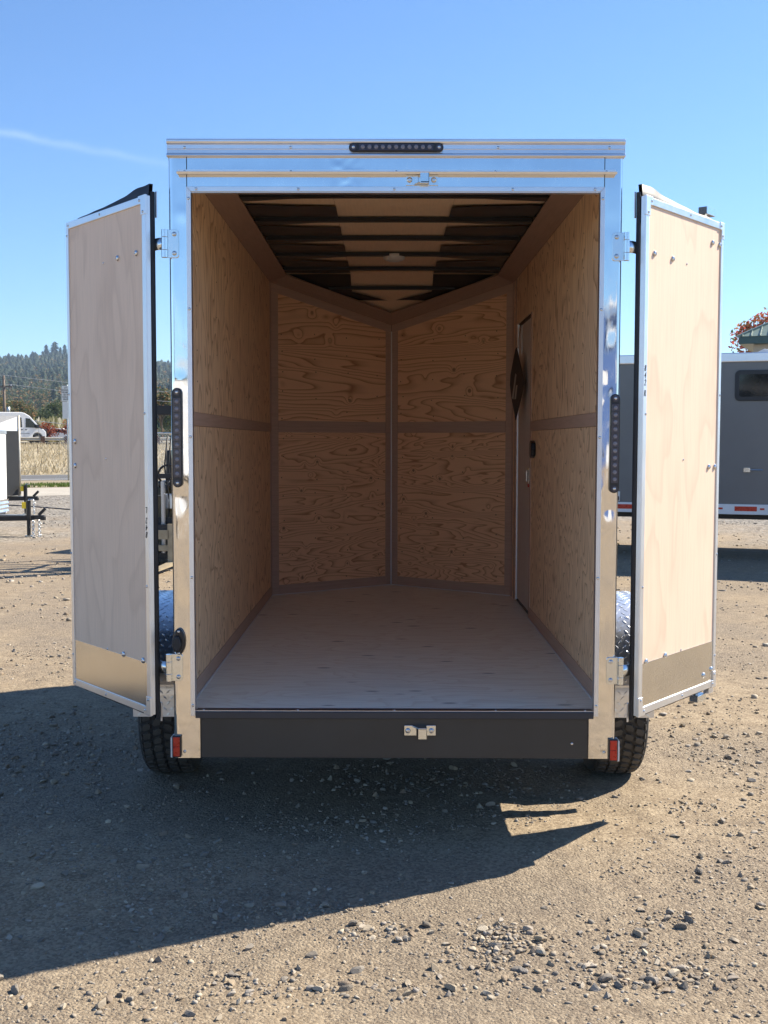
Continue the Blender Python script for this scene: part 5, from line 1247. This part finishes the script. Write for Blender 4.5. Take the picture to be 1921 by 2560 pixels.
def grey_trailer():
    # long side towards the camera, right end nearer
    a = R(-19); root = tag(empty('long_trailer', (4.85, 11.45, 0), None, a), 'long dark grey enclosed trailer parked across the lot behind the right door', 'trailer')
    X0, X1, W = -7.5, 3.6, 2.55
    MB().box(X0, X1, 0, W, .80, 2.86).build('body', MAT['gray_skin'], root, None, False, .01)
    MB().box(X0 - .01, X1 + .01, -.02, W + .02, 2.80, 2.93).build('top_rail', MAT['alu_x'], root, None, False, .012)
    MB().box(X0 - .01, X1 + .01, -.015, W + .015, .66, .805).build('bottom_rail', MAT['white'], root, None, False, .006)
    MB().box(X0, X1, .2, W - .2, .58, .66).build('frame', MAT['chassis'], root)
    for i in range(19):
        x = X0 + .25 + .56 * i
        o = MB().box(x, x + .30, -.018, -.0145, .71, .775).build('reflective_tape', MAT['red'], root)
        for q in (.34, .44): MB().box(x + q, x + q + .06, -.018, -.0145, .73, .755).build('reflective_tape', MAT['red'], root) if q < .4 else None
    for i in range(9): MB().box(X0 + 1.2 * i + 1.0, X0 + 1.2 * i + 1.004, -.003, .0, .81, 2.79).build('panel_seam', MAT['chassis'], root)
    rr_ = lambda x0, x1, z0, z1, r: [(cx + r * math.cos(t), cz + r * math.sin(t)) for cx, cz, t0 in ((x1 - r, z1 - r, 0), (x0 + r, z1 - r, 90), (x0 + r, z0 + r, 180), (x1 - r, z0 + r, 270)) for t in [R(t0 + 15 * j) for j in range(7)]]
    F = frame((0, 0, 0), (1, 0, 0), (0, 0, 1))
    for wx in (.0, -5.6):
        w = empty('window', (wx, 0, 2.47), root)
        MB().prism(rr_(0, 1.0, -.215, .215, .07), .03, F, .018).build('frame', MAT['blk'], w, None, False, .006)
        for q in (.06, .54): MB().prism(rr_(q, q + .40, -.155, .155, .03), .004, F, .022).build('pane', MAT['glass'], w)
    k = empty('door_holdback', (.20, 0, 1.29), root)
    MB().box(-.06, .03, -.03, 0, -.03, .03).build('bracket', MAT['zinc'], k); MB().cyl((.03, -.02, 0), (.20, -.02, 0), .008, 8).build('pin', MAT['zinc'], k)
    for mx in (-1.62, -4.4): 
        k = empty('marker_lamp', (mx, 0, .87), root); MB().box(-.05, .05, -.02, 0, -.05, .09).build('housing', MAT['plastic_w'], k, None, False, .006); MB().box(-.04, .04, -.03, -.02, -.04, .02).build('lens', MAT['lens'], k)
    for wx in (-2.4, -1.4 - 2.0, 9):
        if wx > 3: continue
        w = empty('wheel', (wx, .35, .34), root); Q = Matrix.Rotation(R(90), 4, 'Z')
        MB().lathe([(.18, -.1), (.32, -.1), (.34, -.06), (.34, .06), (.32, .1), (.18, .1)], 24, Q).build('tyre', MAT['tyre'], w, None, True); MB().lathe([(.001, -.06), (.18, -.08), (.18, .08), (.001, .06)], 16, Q).build('rim', MAT['hubsteel'], w)
    MB().prism([(-.25, 0), (.25, 0), (.20, .06), (-.05, .10)], .4, frame((.42, .9, 2.93), (1, 0, 0), (0, 0, 1)), .2).build('roof_vent', MAT['plastic_w'], root, None, False, .01)
    MB().box(-7.0, -6.6, .4, .5, .0, .6).build('landing_leg', MAT['chassis'], root); MB().box(3.0, 3.1, .4, .5, .0, .6).build('landing_leg', MAT['chassis'], root)
grey_trailer()

def right_side():
    x, y = at(1838, 62); ze = 7.35
    root = tag(empty('tan_building', (x, y, 0), None, R(-24)), 'tan building with a hipped green metal roof beyond the grey trailer', 'building')
    W, Dp, hh = 16, 13, 3.6
    MB().box(.7, W - .7, .7, Dp - .7, 0, ze - .15).build('wall', MAT['stucco'], root)
    MB().box(0, W, 0, Dp, ze - .42, ze - .02).build('fascia', MAT['fascia'], root, None, False, .02)
    rid = [(Dp / 2, Dp / 2, ze + hh), (W - Dp / 2, Dp / 2, ze + hh)]
    b = MB(); v = [(-.05, -.05, ze - .02), (W + .05, -.05, ze - .02), (W + .05, Dp + .05, ze - .02), (-.05, Dp + .05, ze - .02)] + rid
    b.add(v, [(0, 1, 5, 4), (1, 2, 5), (2, 3, 4, 5), (3, 0, 4), (3, 2, 1, 0)]); rf = b.build('roof', MAT['roofgreen'], root)
    for i in range(36):
        a = .2 + .45 * i
        if a > W: break
        t = min(a, W - a, Dp / 2) / (Dp / 2)
        MB().beam((a, -.05, ze + .02), (a, Dp / 2 * t, ze + .02 + hh * t), .04, .07).build('roof_seam', MAT['roofgreen'], rf)
    for i in range(28):
        a = .2 + .45 * i
        if a > Dp: break
        t = min(a, Dp - a) / (Dp / 2)
        MB().beam((-.05, a, ze + .02), (Dp / 2 * t, a, ze + .02 + hh * t), .07, .04).build('roof_seam', MAT['roofgreen'], rf)
    for p, q in ((v[0], rid[0]), (v[1], rid[1]), (rid[0], rid[1])): MB().beam(p, q, .14, .14).build('ridge_cap', MAT['roofgreen'], rf)
    for i in range(4):
        w = empty('window', (2.2 + 3.5 * i, .69, 3.2), root); MB().box(0, 1.4, -.05, .02, 0, 1.5).build('frame', MAT['fascia'], w); MB().box(.08, 1.32, -.06, -.05, .08, 1.42).build('pane', MAT['glass'], w)
    x, y = at(1902, 68)
    broad_tree('autumn_tree', (x + 6.7, y + 17, 0), 11.2, 3.2, MAT['leaf_autumn'], 'red and orange autumn tree rising behind the green roof', 'tree', 77, 9000, .15, 1.0, None, 0, 46)
right_side()

def behind():
    """the yard behind the photographer, seen only as a reflection in the polished posts"""
    root = tag(empty('blue_building', (2.6, -34, 0)), 'blue steel building with white trim mirrored in the right polished post', 'building')
    W, Dp, h = 13, 16, 4.4
    MB().prism([(0, 0), (W, 0), (W, h), (W / 2, h + 2.2), (0, h)], Dp, frame((W, 0, 0), (-1, 0, 0), (0, 0, 1))).build('wall', MAT['blue'], root)
    for a, b_ in (((-.3, h - .1), (W / 2, h + 2.3)), ((W / 2, h + 2.3), (W + .3, h - .1))): MB().beam((a[0], -Dp / 2, a[1]), (b_[0], -Dp / 2, b_[1]), Dp + .8, .18, (0, 0, 1)).build('roof', MAT['white'], root)
    w = empty('roller_door', (4.6, .0, 0), root); MB().box(0, 3.8, 0, .06, 0, 3.6).build('door_leaf', MAT['white'], w)
    for a in (1.2, 9.8): w = empty('window', (a, 0, 1.2), root); MB().box(0, 1.6, 0, .06, 0, 1.1).build('frame', MAT['white'], w); MB().box(.1, 1.5, .06, .08, .1, 1.0).build('pane', MAT['glass'], w)
    root = tag(empty('pale_building', (-17, -42, 0)), 'long pale grey building mirrored in the left polished post', 'building')
    MB().box(0, 16, -12, 0, 0, 4.8).build('wall', MAT['signface'], root); MB().box(-.3, 16.3, -12.3, .3, 4.8, 5.1).build('roof', MAT['white'], root)
    for a in (2, 6.4, 10.8): w = empty('roller_door', (a, 0, 0), root); MB().box(0, 3.2, 0, .06, 0, 3.6).build('door_leaf', MAT['white'], w)
    for i, (x, y, h, q, lb) in enumerate(((-20, -64, 9, 3.4, 'green tree mirrored above the pale building'), (-10, -66, 8, 3.0, 'rounded tree mirrored above the right end of the pale building'))):
        broad_tree('yard_tree', (x, y, 0), h, q, MAT['leaf_wood'], lb, 'tree', 60 + i, 1500, .3, .85, 'trees behind the photographer')
    root = tag(empty('parked_trailer', (-7.5, -24, 0)), 'white box trailer mirrored in the left polished post', 'trailer')
    MB().box(0, 2.2, -3.6, 0, .5, 2.4).build('body', MAT['white'], root, None, False, .03)
    MB().box(.1, 2.1, -3.6, -.1, .36, .5).build('frame', MAT['chassis'], root)
    for a in (.1, 2.1): MB().cyl((a - .1, -1.8, .33), (a + .1, -1.8, .33), .33, 18).build('wheel', MAT['tyre'], root)
behind()

def air():
    m = bpy.data.materials.new('haze'); m.use_nodes = True; n = m.node_tree.nodes; n.remove(n['Principled BSDF'])
    v = n.new('ShaderNodeVolumePrincipled'); v.inputs['Color'].default_value = (.62, .80, 1, 1); v.inputs['Density'].default_value = .00016; v.inputs['Anisotropy'].default_value = .2
    m.node_tree.links.new(v.outputs[0], n['Material Output'].inputs['Volume'])
    tag(MB().box(-3400, 3400, -120, 1830, -8, 165).build('haze', m), kind='stuff')
USE_HAZE = True
if USE_HAZE: air()
